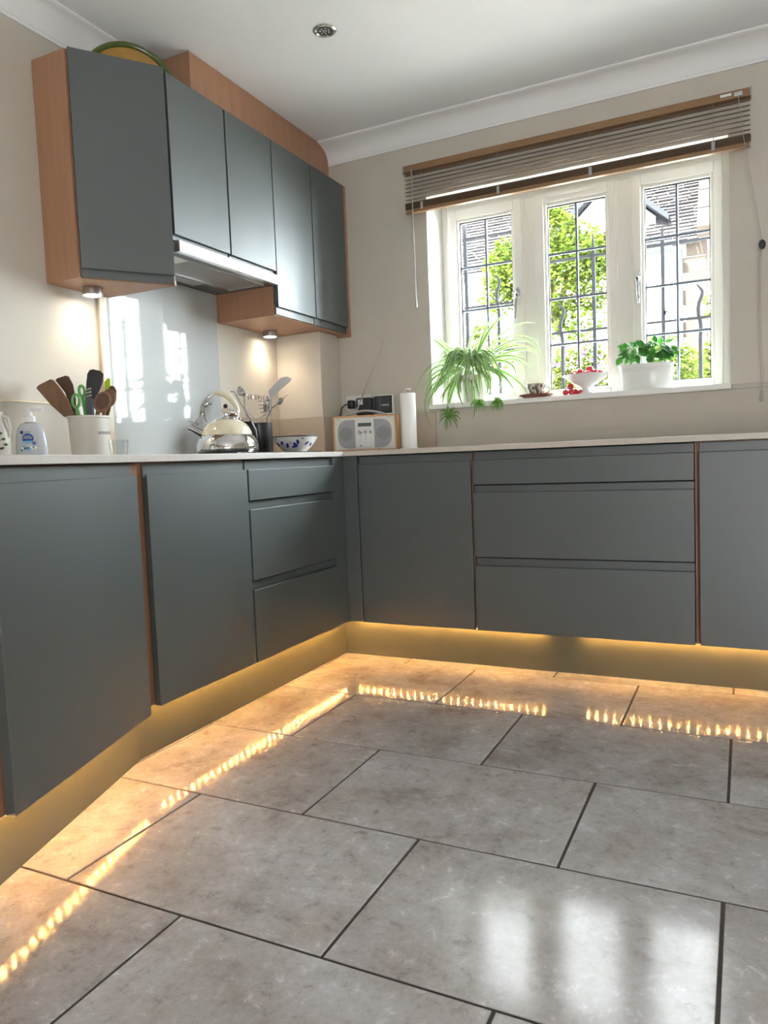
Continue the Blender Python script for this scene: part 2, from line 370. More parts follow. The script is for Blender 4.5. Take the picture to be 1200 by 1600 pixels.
for si, (x0, x1, g0, g1) in enumerate(SASH):
    b = mb(); ring(b, x0, x1, 1.142, 2.107, g0 - .014, g1 + .014, GZ0 - .014, GZ1 + .014, FY - .016, .25)
    sash = b.build('sash', 'frame_upvc', win, bev=.003)
    b = mb(); ring(b, g0 - .014, g1 + .014, GZ0 - .014, GZ1 + .014, g0, g1, GZ0, GZ1, FY - .006, .24)
    b.build('glazing_bead', 'frame_upvc', sash, bev=.003)
    b = mb(); ring(b, g0, g1, GZ0, GZ1, g0 + .004, g1 - .004, GZ0 + .004, GZ1 - .004, .206, .222); b.build('gasket', 'gasket_gap_shade', sash)
    xm = (g0 + g1) / 2; zs = [GZ0 + .002, *LEADZ, GZ1 - .002]
    for xa, xb in ((g0 + .002, xm), (xm, g1 - .002)):
        for za, zb_ in zip(zs[:-1], zs[1:]):
            mb().box(xa, xb, .214, .218, za, zb_).build('pane', 'pane_glass', sash)
    for z in LEADZ: mb().box(g0 + .001, g1 - .001, .2095, .2225, z - .0055, z + .0055).build('lead_strip', 'lead', sash, bev=.002)
    mb().box(xm - .0055, xm + .0055, .209, .223, GZ0, GZ1).build('lead_strip', 'lead', sash, bev=.002)
    if si != 1:
        hx = 1.172 if si == 0 else 1.732; hz = 1.655
        h = mb().lathe([(.0, 0), (.011, 0), (.011, .006), (.009, .008), (0, .008)], (hx, FY - .016, hz), 20, (0, -1, 0), sy=2.6)
        hd = h.build('handle', 'chrome', sash)
        dx = -.012 if si == 0 else .004
        mb().ball((hx, FY - .034, hz - .012), .013).tube([(hx, FY - .018, hz - .012), (hx, FY - .036, hz - .014), (hx + dx * .4, FY - .045, hz - .04), (hx + dx, FY - .046, hz - .125)], [.009, .0095, .0075, .006], 10).build('handle', 'chrome', sash)
        mb().ball((hx, FY - .047, hz - .012), .006).build('handle', 'black_plastic', sash)
    else:
        mb().tube([(1.322, FY - .018, 2.09), (1.576, FY - .018, 2.09)], .0095, 12).build('trickle_vent', 'frame_upvc', sash)
        mb().box(1.34, 1.556, FY - .031, FY - .02, 2.086, 2.094).build('trickle_vent', 'frame_upvc', sash, bev=.002)

structure(mb().box(WX0, WX0 + .0035, .001, .299, 1.1285, WZ1).build('trim_8', 'sill_paint'))
structure(mb().box(WX1 - .0035, WX1, .001, .299, 1.1285, WZ1).build('trim_9', 'sill_paint'))
structure(mb().box(WX0 + .004, WX1 - .004, .001, .299, WZ1 - .0035, WZ1).build('trim_10', 'sill_paint'))

# ------------------------------------------------------------------ upstands, splashback
structure(mb().box(0, .010, -.679, -.211, CT, 1.096).box(.0, .272, -.211, -.2, CT, 1.096).box(.262, .272, -.2, -.010, CT, 1.096).box(.262, .795, -.010, 0, CT, 1.096).build('trim_3', 'upstand_beige', bev=.001))
structure(mb().box(.797, XR, -.012, 0, CT, 1.1035).build('trim_4', 'upstand_gloss', bev=.002))
structure(mb().box(2.122, XR, -.012, 0, 1.1035, 1.123).build('trim_5', 'upstand_gloss', bev=.002))
structure(mb().box(0, .010, -3.0, -1.392, CT, 1.105).build('trim_6', 'upstand_gloss', bev=.001))
structure(mb().box(0, .014, -3.0, -1.392, 1.105, 1.113).build('trim_7', 'cream_trim', bev=.002))
sp = thing('glass_splashback', 'glossy pale grey glass splashback panel on wall behind the kettle', 'splashback', (0, -1.0, CT))
mb().box(.001, .008, -1.335, -.681, CT, 1.638).build('glass_panel', 'splash_glass', sp, bev=.001)
mb().box(.001, .012, -1.372, -1.3355, CT, 1.519).build('edge_strip', 'cream_trim', sp, bev=.002)

# ------------------------------------------------------------------ worktop
def off_line(A, B, d):
    A = Vector(A); B = Vector(B); t = (B - A).normalized(); n = Vector((-t.y, t.x));
    return A + n * d, B + n * d, t, n
DA, DB = Vector((.615, -1.836)), Vector((.826, -2.516))
td = (DB - DA).normalized(); nd_ = Vector((-td.y, td.x))          # outward normal of the angled front
if nd_.x < 0: nd_ = -nd_
wt = thing('worktop', 'pale stone effect worktop running round the corner above the base cupboards', 'worktop', (.6, -.62, CB))
mb().slab([(.0, -1.782), (.602, -1.782), (.602, -.62), (.0, -.02)], CB, CT).build('worktop_section', 'worktop_lit', wt, bev=.0015)
mb().slab([(.602, -.62), (XR - .02, -.62), (XR - .02, -.0), (.0, -.0), (.0, -.02)], CB, CT).build('worktop_section', 'worktop', wt, bev=.0015)
e0 = DA - td * .055 + nd_ * .012; e1 = DB + td * .7 + nd_ * .012
mb().slab([(0, -1.784), (.602, -1.784), (e0.x, e0.y), (e1.x, e1.y), (.0, e1.y)], CB, CT).build('worktop_section', 'worktop_lit', wt, bev=.0015)

# ------------------------------------------------------------------ base cupboards
TH = .022; ZB = .158; ZT = .852; ZS = .884
def jfront(A, B, n, z0, z1, zs, handle='top'):
    A = Vector((A[0], A[1], 0)); B = Vector((B[0], B[1], 0)); n = Vector((n[0], n[1], 0))
    if handle == 'top': pr = [(TH, z0), (0, z0), (0, z1 - .002), (.0015, z1), (.008, z1), (.010, z1 - .024), (.016, z1 - .024), (.016, zs), (TH, zs)]
    else: pr = [(TH, z1), (0, z1), (0, z0 + .002), (.0015, z0), (.008, z0), (.010, z0 + .024), (.014, z0 + .024), (.014, zs), (TH, zs)]
    return mb().ext([A - n * d + Vector((0, 0, z)) for d, z in pr], B - A)
def carcass(b, poly, z0, z1, mtname, parent):
    return mb().slab(poly, z0, z1).build('body', mtname, parent)
FX = .5905
# angled cupboard, left end
c = thing('base_cabinet', 'grey green angled base cupboard with one door, nearest at the left edge', 'cabinet', (.5, -2.15, ZB))
ia = DA - nd_ * (TH + .003); ib = DB - nd_ * (TH + .003)
ibx = ib + td * .06; iax = ia + td * .004
mb().slab([(.03, -1.842), (iax.x, iax.y), (ibx.x, ibx.y), (.03, ibx.y)], ZB + .004, CB - .002).build('body', 'beech_dark', c)
jfront(DA + td * .026, DB - td * .074, nd_, ZB, ZT, ZS).build('door', 'cabinet_green', c, bev=.0008)
# single door cupboard
c = thing('base_cabinet', 'grey green base cupboard with a single door, between angled cupboard and narrow drawers', 'cabinet', (.3, -1.54, ZB))
mb().box(.03, FX - TH - .003, -1.815, -1.297, ZB + .004, CB - .002).build('body', 'beech', c)
mb().box(.03, FX - .012, -1.836, -1.8155, ZB + .004, CB - .002).build('side_panel', 'beech_dark', c)
jfront((FX, -1.787), (FX, -1.301), (1, 0), ZB, ZT, ZS).build('door', 'cabinet_green', c, bev=.0008)
# left drawers
c = thing('drawer_cabinet', 'grey green base unit of three narrow drawers beside the inner corner', 'cabinet', (.3, -.99, ZB))
mb().box(.03, FX - TH - .003, -1.295, -.680, ZB + .004, CB - .002).build('body', 'gasket_gap_shade', c)  # body painted black for the shade between the fronts
for z0, z1, zs in ((ZB, .420, .449), (.4545, .7095, .737), (.742, ZT, ZS)):
    jfront((FX, -1.291), (FX, -.690), (1, 0), z0, z1, zs).build('drawer', 'cabinet_green', c, bev=.0008)
# corner fillers
c = thing('corner_post', 'grey green corner post of two narrow filler panels joining both cupboard runs', 'cabinet', (.59, -.6, ZB))
mb().box(FX - .02, FX - .003, -.686, -.603, ZB, CB - .001).build('filler_panel', 'cabinet_green', c, bev=.0008)
mb().box(FX - .02, .655, -.600, -.583, ZB, CB - .001).build('filler_panel', 'cabinet_green', c, bev=.0008)
FYB = -.600; BY = FYB + TH + .003
c = thing('base_cabinet', 'grey green base cupboard with a single door, right of the inner corner', 'cabinet', (.92, -.3, ZB))
mb().box(.66, 1.1745, BY, -.03, ZB + .004, CB - .002).build('body', 'gasket_gap_shade', c)
mb().box(1.175, 1.178, FYB + .014, -.03, ZB + .002, CB - .002).build('side_panel', 'beech_dark', c)
jfront((.660, FYB), (1.173, FYB), (0, -1), ZB, ZT, ZS).build('door', 'cabinet_green', c, bev=.0008)
c = thing('drawer_cabinet', 'grey green base unit of three wide drawers below the window', 'cabinet', (1.6, -.3, ZB))
mb().box(1.1785, 2.0085, BY, -.03, ZB + .004, CB - .002).build('body', 'gasket_gap_shade', c)
mb().box(2.009, 2.0145, FYB + .012, -.03, ZB + .002, CB - .002).build('side_panel', 'beech_dark', c)
for z0, z1, zs in ((ZB, .425, .4545), (.4605, .722, .7485), (.754, ZT, ZS)):
    jfront((1.184, FYB), (2.006, FYB), (0, -1), z0, z1, zs).build('drawer', 'cabinet_green', c, bev=.0008)
c = thing('base_cabinet', 'grey green base cupboard with one door, cut off by the right edge', 'cabinet', (2.3, -.3, ZB))
mb().box(2.015, 2.63, BY, -.03, ZB + .004, CB - .002).build('body', 'beech_dark', c)
jfront((2.023, FYB), (2.625, FYB), (0, -1), ZB, ZT, ZS).build('door', 'cabinet_green', c, bev=.0008)
# plinths
PX, PY = .537, -.552
c = tag(mb().box(PX - .016, PX, -1.828, PY, 0, ZB + .003).build('plinth', 'plinth_green', loc=(PX, -1.2, 0)), 'grey green plinth lit gold under the left hand cupboards', 'plinth')
tag(mb().box(PX, XR - .02, PY, PY + .016, 0, ZB + .003).build('plinth', 'plinth_green', loc=(1.6, PY, 0)), 'long grey green plinth lit gold beneath the window cupboards', 'plinth')
pa = Vector((PX, -1.8285)); tp = (Vector((.746, -2.452)) - pa).normalized(); pb = pa + tp * 1.2; np_ = Vector((-tp.y, tp.x)); np_ = np_ if np_.x > 0 else -np_
tag(mb().slab([(pa.x, pa.y), (pb.x, pb.y), (pb.x - np_.x * .016, pb.y - np_.y * .016), (pa.x - np_.x * .016, pa.y - np_.y * .016)], 0, ZB + .003).build('plinth', 'plinth_green', loc=(pa.x, pa.y, 0)), 'angled plinth section under the leftmost cupboard', 'plinth')
# LED strips below the cupboards
chip = mb().box(-.002, .002, -.002, .002, -.001, 0).build('led_chip', 'led_emitter'); chip_me = chip.data; bpy.data.objects.remove(chip)
def led_run(A, B, label, gaps=()):
    A = Vector((A[0], A[1], 0)); B = Vector((B[0], B[1], 0)); t = (B - A); Ln = t.length; t.normalize(); s = Vector((-t.y, t.x, 0)) * .005
    z = ZB + .0035
    r = thing('led_strip', label, 'light strip', (A.x, A.y, z))
    mb().ext([A + s + Vector((0, 0, z - .0015)), A - s + Vector((0, 0, z - .0015)), A - s + Vector((0, 0, z)), A + s + Vector((0, 0, z))], B - A).build('tape', 'led_tape', r)
    k = 0; d = .015
    while d < Ln:
        inst('led_chip', chip_me, A + t * d - Vector((A.x, A.y, 0)) + Vector((0, 0, -.0016)), r, (0, 0, math.atan2(t.y, t.x)))
        d += .033
led_run((FX - .029, -.60), (FX - .029, -1.80), 'warm glowing strip of tiny lights under the left hand cupboards')
led_run((.60, -.571), (1.46, -.571), 'warm glowing strip of tiny lights under the cupboards right of the corner')
led_run((1.60, -.571), (2.62, -.571), 'warm glowing strip of tiny lights under the wide drawers and right end cupboard')
ea = DA - nd_ * (TH + .008) + td * .03; eb = DB - nd_ * (TH + .008)
led_run((ea.x, ea.y), (eb.x, eb.y), 'warm glowing strip of tiny lights under the angled leftmost cupboard')

# ------------------------------------------------------------------ wall cupboards
UX = .3366; UT = 2.264; UB = 1.52
us = [-1.312, -.9855, -.6672, -.3458, -.027]
c = thing('wall_cabinet', 'beech sided wall cupboard with an angled grey green door, leftmost of the row', 'cabinet', (.15, -1.45, UB))
AA, AB = Vector((.172, -1.592)), Vector((.353, -1.336)); ta = (AB - AA).normalized(); na = Vector((ta.y, -ta.x))
i0 = AA - na * (TH + .001); i1 = AB - na * (TH + .001)
mb().box(.002, i0.x + .004, -1.592, -1.574, UB, UT).build('side_panel', 'beech', c, bev=.001)
mb().slab([(.002, -1.5735), (i0.x, -1.5735), (i1.x, i1.y), (i1.x, -1.3145), (.002, -1.3145)], UB, UB + .018).build('bottom_panel', 'beech', c, bev=.0006)
mb().slab([(.002, -1.5735), (i0.x, -1.5735), (i1.x - .006, i1.y), (i1.x - .006, -1.3145), (.002, -1.3145)], UB + .019, 2.07).build('body', 'beech', c)
mb().box(i1.x - .014, i1.x - .004, -1.332, -1.3145, UB, UT - .001).build('side_panel', 'beech_dark', c, bev=.0006)
jfront((AA.x, AA.y), (AB.x - ta.x * .003, AB.y - ta.y * .003), na, UB + .030, UT, UB + .003, 'bottom').build('door', 'cabinet_green', c, bev=.0008)
ix = UX - TH - .002
c = thing('wall_cabinet', 'two door grey green wall cupboard above the extractor hood', 'cabinet', (.15, -.99, 1.68))
mb().box(.002, ix, us[0] + .001, us[2] - .001, 1.682, 2.07).box(.002, ix, -1.05, us[2] - .001, 2.07, UT - .002).build('body', 'gasket_gap_shade', c)
for a, b_ in ((us[0] + .003, us[1] - .0045), (us[1] + .0045, us[2] - .003)):
    jfront((UX, a), (UX, b_), (1, 0), 1.7045, UT, 1.6875, 'bottom').build('door', 'cabinet_green', c, bev=.0008)
c = thing('wall_cabinet', 'tall two door grey green wall cupboard with beech underside by the window wall', 'cabinet', (.15, -.35, UB))
mb().box(.002, ix, us[2] + .019, us[4] + .001, UB + .019, UT - .002).build('body', 'gasket_gap_shade', c)
mb().box(.002, ix, us[2] + .0005, us[2] + .0185, UB, UT - .002).build('side_panel', 'beech', c, bev=.0006)
mb().box(.002, ix, us[2] + .019, us[4] + .001, UB, UB + .0185).build('bottom_panel', 'beech', c, bev=.0006)
mb().box(.002, UX + .001, us[4] + .002, us[4] + .022, UB - .012, UT).build('end_panel', 'beech', c, bev=.0006)
for a, b_ in ((us[2] + .003, us[3] - .004), (us[3] + .004, us[4] - .001)):
    jfront((UX, a), (UX, b_), (1, 0), 1.5535, UT, UB + .003, 'bottom').build('door', 'cabinet_green', c, bev=.0008)
c = thing('soffit_box', 'beech boxing between the wall cupboards and the ceiling', 'boxing', (.115, -.53, UT))
mb().box(.226, .244, -1.062, -.004, UT + .001, CEIL - .002).build('front_panel', 'beech', c, bev=.0006)
mb().box(.002, .2255, -1.062, -1.044, UT + .001, CEIL - .002).build('side_panel', 'beech', c, bev=.0006)
# extractor hood
c = thing('extractor_hood', 'steel fronted extractor hood built in under the wall cupboards', 'extractor hood', (.17, -.99, 1.64))
mb().box(.003, .325, us[0] + .004, us[2] - .002, 1.646, 1.681).build('body', 'hood_dark', c)
mb().box(.330, .352, us[0] + .006, us[2] - .004, 1.642, 1.684).build('fascia', 'brushed_steel', c, bev=.003)
mb().box(.318, .330, us[0] + .006, us[2] - .004, 1.650, 1.680).build('fascia_bracket', 'grey_plastic', c)
mb().box(.130, .300, -1.285, -.735, 1.639, 1.6455).build('grease_filter', 'hood_grey', c, bev=.001)
b = mb(); ring2 = [(.124, .306, -1.291, -1.285), (.124, .306, -.735, -.729), (.124, .130, -1.285, -.735), (.300, .306, -1.285, -.735)]
for q in ring2: b.box(*q, 1.636, 1.6455)
b.build('filter_frame', 'steel', c)
mb().box(.050, .105, -1.08, -.88, 1.641, 1.6455).build('lamp_cover', 'grey_plastic', c, bev=.001)
mb().box(.24, .295, -1.27, -1.20, 1.6378, 1.6389).build('sticker', 'white_plastic', c)
# dish on top
dc = Vector((.165, -1.305, 2.247)); a = R(40); dn = Vector((math.cos(a), -math.sin(a), .05)).normalized()
c = thing('serving_dish', 'yellow glazed dish with a green rim standing on the angled wall cupboard', 'dish', dc - Vector((0, 0, .17)))
mb().lathe([(.0, -.030), (.085, -.030), (.135, -.014), (.158, -.004), (.158, .0), (.135, -.006), (.085, -.022), (.0, -.022)], dc, 48, dn).build('dish_body', 'dish_yellow', c)
pts = []
q = Vector((0, 0, 1)).rotation_difference(dn)
for k in range(48):
    g = 2 * math.pi * k / 48; pts.append(dc + q @ Vector((math.cos(g) * .160, math.sin(g) * .160, 0)))
mb().tube(pts, .010, 10, True).build('rim', 'dish_green', c)
e1_ = Vector((math.sin(a), math.cos(a), 0)); e2_ = dn.cross(e1_); e2_ = e2_ if e2_.z > 0 else -e2_
for du, dv, rr, an in ((.03, .085, .016, 20), (.045, .092, .013, -30), (.035, .072, .014, 80), (.05, .078, .012, 130)):
    cc = dc + e1_ * du + e2_ * dv - dn * .0155; ca, sa = math.cos(R(an)), math.sin(R(an)); P = []
    for k in range(10):
        g = 2 * math.pi * k / 10; x_, y_ = math.cos(g) * rr, math.sin(g) * rr * .4
        P.append(cc + e1_ * (x_ * ca - y_ * sa) + e2_ * (x_ * sa + y_ * ca))
    mb().ext(P, dn * .004).build('painted_leaf', 'black_plastic', c)
# puck lights
def puck(x, y, label, en):
    c = thing('puck_light', label, 'lamp', (x, y, UB))
    mb().lathe([(0, 0), (.033, 0), (.0345, -.003), (.0345, -.020), (.036, -.022), (.036, -.027), (.030, -.028), (.029, -.024), (0, -.024)], (x, y, UB), 36).build('housing', 'brushed_steel', c)
    mb().lathe([(0, -.0245), (.0285, -.0245), (.027, -.0275), (0, -.029)], (x, y, UB), 32).build('lens', 'puck_lens', c)
    d = bpy.data.lights.new('puck_bulb', 'SPOT'); d.energy = en; d.spot_size = R(130); d.spot_blend = .8; d.color = (1, .82, .60); d.shadow_soft_size = .025
    o = bpy.data.objects.new('puck_bulb', d); COL.objects.link(o); o.parent = c; o.location = (0, 0, -.034)
puck(.080, -1.465, 'lit round steel downlight under the angled wall cupboard', 1.2)
puck(.066, -.345, 'lit round steel downlight under the tall wall cupboard by the corner', 1.9)
# ceiling downlight (off)
dl = Vector((.765, -.915, CEIL))
c = thing('ceiling_downlight', 'unlit chrome recessed downlight in the ceiling', 'lamp', dl)
mb().lathe([(.030, -.001), (.044, -.001), (.044, -.003), (.040, -.006), (.033, -.007), (.030, -.004)], dl, 40).build('bezel', 'chrome', c)
mb().lathe([(0, -.0005), (.0305, -.0005), (.0305, -.003), (.026, -.0035), (0, -.0035)], dl, 32).build('lamp_face', 'hood_grey', c)
for k in range(10):
    g = 2 * math.pi * k / 7; r_ = .017 if k < 7 else .006; g = g if k < 7 else 2 * math.pi * k / 3
    mb().lathe([(0, -.0036), (.0032, -.0036), (.002, -.0056), (0, -.006)], dl + Vector((math.cos(g) * r_, math.sin(g) * r_, 0)), 8).build('lamp_lens', 'white_plastic', c)

# ------------------------------------------------------------------ wooden blind
BYL = -.050; BX0, BX1 = .695, 2.192
c = thing('window_blind', 'brown wooden slatted blind half drawn up above the window', 'blind', (1.44, BYL, 2.02))
mb().box(BX0, BX1, BYL - .022, BYL + .022, 2.2405, 2.271).build('head_rail', 'rail_wood', c, bev=.002)
for x in (BX0 - .006, BX1): mb().box(x, x + .006, BYL - .024, BYL + .024, 2.2385, 2.273).build('end_cap', 'grey_plastic', c, bev=.001)
sl = mb().box(-(BX1 - BX0) / 2, (BX1 - BX0) / 2, -.0125, .0125, -.0007, .0007).build('slat', 'slat_wood'); slat = sl.data; bpy.data.objects.remove(sl)
cx = (BX0 + BX1) / 2 - 1.44
for k in range(8): inst('slat', slat, (cx, 0, 2.229 - k * .0188 - 2.02), c, (R(12), 0, 0))
for k in range(13): inst('slat', slat, (cx + .003 * math.sin(k * 2.1), .0012 * math.sin(k * 3.3), 2.0695 + k * .0024 - 2.02), c)
mb().box(BX0 + .004, BX1 - .004, BYL - .0135, BYL + .0135, 2.050, 2.068).build('bottom_rail', 'rail_wood', c, bev=.004)
for x in (BX0 - .001, BX1 - .004): mb().box(x, x + .005, BYL - .0145, BYL + .0145, 2.049, 2.069).build('rail_cap', 'clear_plastic', c, bev=.002)
for x in (.782, 1.160, 1.572, 2.058):
    for dy in (-.0135, .0135): mb().tube([(x, BYL + dy, 2.242), (x, BYL + dy, 2.07)], .0009, 5).build('ladder_cord', 'cord', c)
    mb().box(x - .007, x + .007, BYL - .0185, BYL - .0145, 2.058, 2.092).build('cord_clip', 'clear_plastic', c, bev=.001)
mb().tube([(.738, BYL - .026, 2.25), (.7385, BYL - .028, 2.0), (.742, BYL - .030, 1.63)], .0035, 6).tube([(.742, BYL - .030, 1.63), (.7425, BYL - .030, 1.595)], [.004, .0065], 8).build('tilt_wand', 'clear_plastic', c)
mb().box(2.085, 2.125, BYL - .0228, BYL - .0222, 2.2535, 2.2635).build('label_sticker', 'white_plastic', c)
mb().box(2.135, 2.165, BYL - .026, BYL - .0215, 2.244, 2.262).build('cord_lock', 'steel', c, bev=.001)
pl = un(1191, 382, 'y', -.03); pc = [(2.150, BYL - .025, 2.245), (2.166, -.066, 2.10), (pl.x, -.03, pl.z + .015)]
mb().tube(pc, .0013, 6).build('lift_cord', 'cord', c)
mb().ball((pl.x, -.03, pl.z), .013, 14, 8, 1.5).build('cord_connector', 'nylon_black', c)
mb().tube([(pl.x - .003, -.03, pl.z - .015), (pl.x - .012, -.03, pl.z - .07), (pl.x - .010, -.03, pl.z - .4), (pl.x - .002, -.03, 1.085)], .0012, 6).tube([(pl.x - .002, -.03, pl.z - .015), (pl.x - .006, -.03, pl.z - .1), (pl.x - .005, -.03, pl.z - .4), (pl.x + .004, -.03, 1.16), (pl.x - .001, -.03, 1.085)], .0012, 6).build('lift_cord', 'cord', c)
mb().tube([(pl.x - .002, -.03, 1.087), (pl.x - .003, -.03, 1.045)], [.004, .0065], 10).build('cord_tassel', 'clear_plastic', c)

# ------------------------------------------------------------------ camera-facing frame for hand-shaped outlines
HR = Vector((RT.x, RT.y, 0)).normalized(); HD = Vector((FW.x, FW.y, 0)).normalized(); HU = Vector((0, 0, 1))
ROLL = -.0393
def pxpt(base, u0, v0, s, u, v, d=0):
    # a point of an object seen s px per metre, offset from its base (u0, v0)
    du, dv = (u - u0) / s, (v0 - v) / s
    x_ = du * math.cos(ROLL) + dv * math.sin(ROLL); z_ = -du * math.sin(ROLL) + dv * math.cos(ROLL)
    return Vector(base) + HR * x_ + HU * z_ + HD * d
def cut(base, u0, v0, s, outline, d0, lean, th):
    P = [pxpt(base, u0, v0, s, u, v, d0 + lean * (v0 - v) / s) for u, v in outline]
    n = (HD - HU * lean).normalized()
    return mb().ext(P, n * th)
def oval(cx_, cy_, rx, ry, rot=0, n=20):
    ca, sa = math.cos(R(rot)), math.sin(R(rot)); return [(cx_ + rx * math.cos(2 * math.pi * k / n) * ca - ry * math.sin(2 * math.pi * k / n) * sa, cy_ + rx * math.cos(2 * math.pi * k / n) * sa + ry * math.sin(2 * math.pi * k / n) * ca) for k in range(n)]

# ------------------------------------------------------------------ induction hob
tag(mb().slab([(.09, -1.30), (.555, -1.30), (.555, -.72), (.09, -.72)], CT, CT + .005).build('hob', 'hob_glass', bev=.002, loc=(.3, -1.0, CT)), 'flat black glass hob let into the worktop under the kettle', 'hob')
HZ = CT + .005
# ------------------------------------------------------------------ kettle
kb = Vector((.335, -1.072, HZ)); KS = 393.0
c = thing('kettle', 'cream and steel whistling kettle with arched handle on the hob', 'kettle', kb)
o3 = [(0, 0), (.108, 0), (.118, .004), (.1215, .012), (.122, .026), (.118, .046), (.108, .064), (.099, .073)]
mb().lathe(o3, kb, 64).build('base_shell', 'chrome', c)
mb().lathe([(.0975, .072), (.0985, .074), (.096, .085), (.088, .102), (.076, .116), (.060, .127), (.043, .134), (.041, .134)], kb, 64).build('enamel_shell', 'enamel_cream', c)
mb().lathe([(.042, .133), (.043, .1355), (.036, .140), (.022, .144), (.012, .147), (.0085, .151), (.0085, .158), (.012, .160)], kb, 40).build('lid', 'chrome', c)
mb().lathe([(.004, .158), (.014, .160), (.0185, .167), (.0185, .172), (.014, .178), (.005, .180)], kb, 32).build('lid_knob', 'enamel_cream', c)
mb().ball(kb + Vector((0, 0, .187)), .009).build('knob_tip', 'black_plastic', c)
def K(cu, cv, d=0): return pxpt(kb, 356.5, 708, KS, 290 + cu / 8.571, 590 + cv / 8.571, d)
mb().tube([K(330, 740), K(250, 715), K(110, 625)], [.015, .0142, .0135], 18).tube([K(118, 632), K(98, 618)], [.0150, .0150], 18).build('spout', 'chrome', c)
mb().tube([K(95, 545), K(160, 570), K(215, 590)], [.003, .005, .004], 8).tube([K(160, 570), K(225, 495)], .004, 8).tube([K(200, 605), K(160, 572)], .004, 8).build('whistle_lever', 'steel', c)
for d in (-.010, .010):
    mb().tube([K(225, 500, d * .3), K(270, 380, d), K(320, 300, d), K(390, 235, d), K(480, 195, d * .7)], .0038, 8).build('handle_arm', 'chrome', c)
mb().tube([K(345, 600), K(305, 500), K(290, 420), K(310, 345), K(330, 280)], [.005, .0045, .0045, .005, .005], 8).tube([K(305, 630), K(350, 585)], .008, 10).build('handle_arm', 'chrome', c)
mb().ball(K(335, 340), .011).tube([K(335, 340), K(420, 340)], .003, 6).build('handle_pivot', 'steel', c)
mb().tube([K(478, 197), K(530, 200), K(610, 235), K(680, 300), K(725, 370), K(752, 460)], [.0085, .0105, .0105, .0105, .0105, .009], 16).build('handle_grip', 'enamel_cream', c)
mb().tube([K(752, 455), K(760, 510), K(740, 560), K(715, 600)], [.007, .006, .006, .007], 12).build('handle_arm', 'chrome', c)

# steel coffee pot with black handle, behind
b0 = un(366, 706, 'x', .175); b0 = Vector((.17, b0.y, HZ))
c = thing('coffee_pot', 'small steel coffee pot with black handle half hidden behind the kettle', 'coffee pot', b0)
mb().lathe([(0, 0), (.052, 0), (.055, .004), (.050, .05), (.043, .08), (.050, .086), (.046, .140), (.047, .145), (.040, .150)], b0, 10).build('body', 'steel', c)
mb().lathe([(.046, .146), (.047, .150), (.040, .164), (.024, .176), (.010, .182), (.010, .186), (.013, .190), (.010, .196), (0, .197)], b0, 28).build('lid', 'chrome', c)
mb().tube([b0 + HR * .045 + HU * .135, b0 + HR * .085 + HU * .135, b0 + HR * .098 + HU * .10, b0 + HR * .105 + HU * .04], [.007, .009, .010, .008], 10).build('handle', 'black_plastic', c)
mb().tube([b0 - HR * .040 + HU * .118, b0 - HR * .066 + HU * .146], [.014, .006], 10).build('spout', 'steel', c)

# ------------------------------------------------------------------ black utensil pot with steel tools
bp = Vector((.215, -.684, CT + .005)); BS = 347.0
c = tag(mb().lathe([(0, 0), (.056, 0), (.058, .003), (.058, .131), (.0595, .133), (.0595, .137), (.0555, .137), (.0545, .006), (0, .006)], bp, 48).build('utensil_pot', 'black_plastic', loc=bp), 'matt black cylindrical pot holding steel utensils beside the kettle', 'utensil pot')
def B(cu, cv, d=0): return pxpt(bp, 407, 710, BS, 280 + cu / 4.615, 540 + cv / 4.615, d)
def bz(cu, d): return pxpt(bp, 407, 710, BS, 280 + cu / 4.615, 700, d)
c = thing('ladle', 'steel ladle leaning left in the black pot', 'ladle', bp)
mb().tube([bz(575, .01), B(545, 560, .01), B(470, 410, .02), B(430, 325, .025), B(405, 322, .022)], .0032, 8).build('handle', 'steel', c)
mb().lathe([(.002, -.020), (.016, -.014), (.025, .0), (.0262, 0), (.017, -.016), (.002, -.022)], B(484, 325, .03), 24, HR * .8 + HU * .35 - HD * .3).tube([B(492, 350, .03), B(500, 480, .015), bz(565, .0)], .003, 8).build('ladle_bowl', 'steel', c)
c = thing('coil_whisk', 'flat steel coil whisk standing in the black pot', 'whisk', bp)
P = [B(560, 566, 0), B(565, 535, 0), B(505, 455, 0), B(510, 365, 0), B(530, 358, 0)]
for k in range(60):
    t = k / 59; P.append(B(530 + t * 160 , 372 + t * 26 + 20 * math.sin(k * .95), .02 * math.cos(k * .95)))
P += [B(692, 470, 0), B(650, 505, .0), B(590, 530, 0), B(580, 566, 0), bz(585, 0)]
mb().tube([bz(560, 0)] + P, .0016, 6).build('wire', 'chrome', c)
c = thing('pasta_server', 'steel pasta server with short prongs in the black pot', 'pasta server', bp)
mb().lathe([(.002, -.012), (.014, -.009), (.022, .0), (.0232, 0), (.015, -.011), (.002, -.014)], B(664, 440, -.02), 20, HR * -.6 - HD * .6 + HU * .3, sy=1.7).tube([B(675, 470, -.02), B(650, 530, -.01), bz(610, 0)], .003, 8).build('server_head', 'steel', c)
for k in range(5): mb().tube([B(656, 395 + k * 24, -.03), B(612, 388 + k * 26, -.045)], [.0026, .0018], 6).build('prong', 'steel', c)
c = thing('slotted_turner', 'steel turner with wide bent blade pointing right in the black pot', 'turner', bp)
cut(bp, 407, 710, BS, [(280 + a / 4.615, 540 + e / 4.615) for a, e in ((676, 338), (770, 250), (815, 244), (850, 262), (835, 285), (745, 350))], -.02, .15, .0016).build('blade', 'steel', c, bev=.0004)
cut(bp, 407, 710, BS, [(280 + a / 4.615, 540 + e / 4.615) for a, e in ((676, 338), (745, 350), (712, 390), (686, 392))], -.02, .15, .0016).tube([B(698, 388, 0), B(690, 470, 0), bz(630, 0)], [.004, .003, .003], 8).build('neck', 'steel', c)
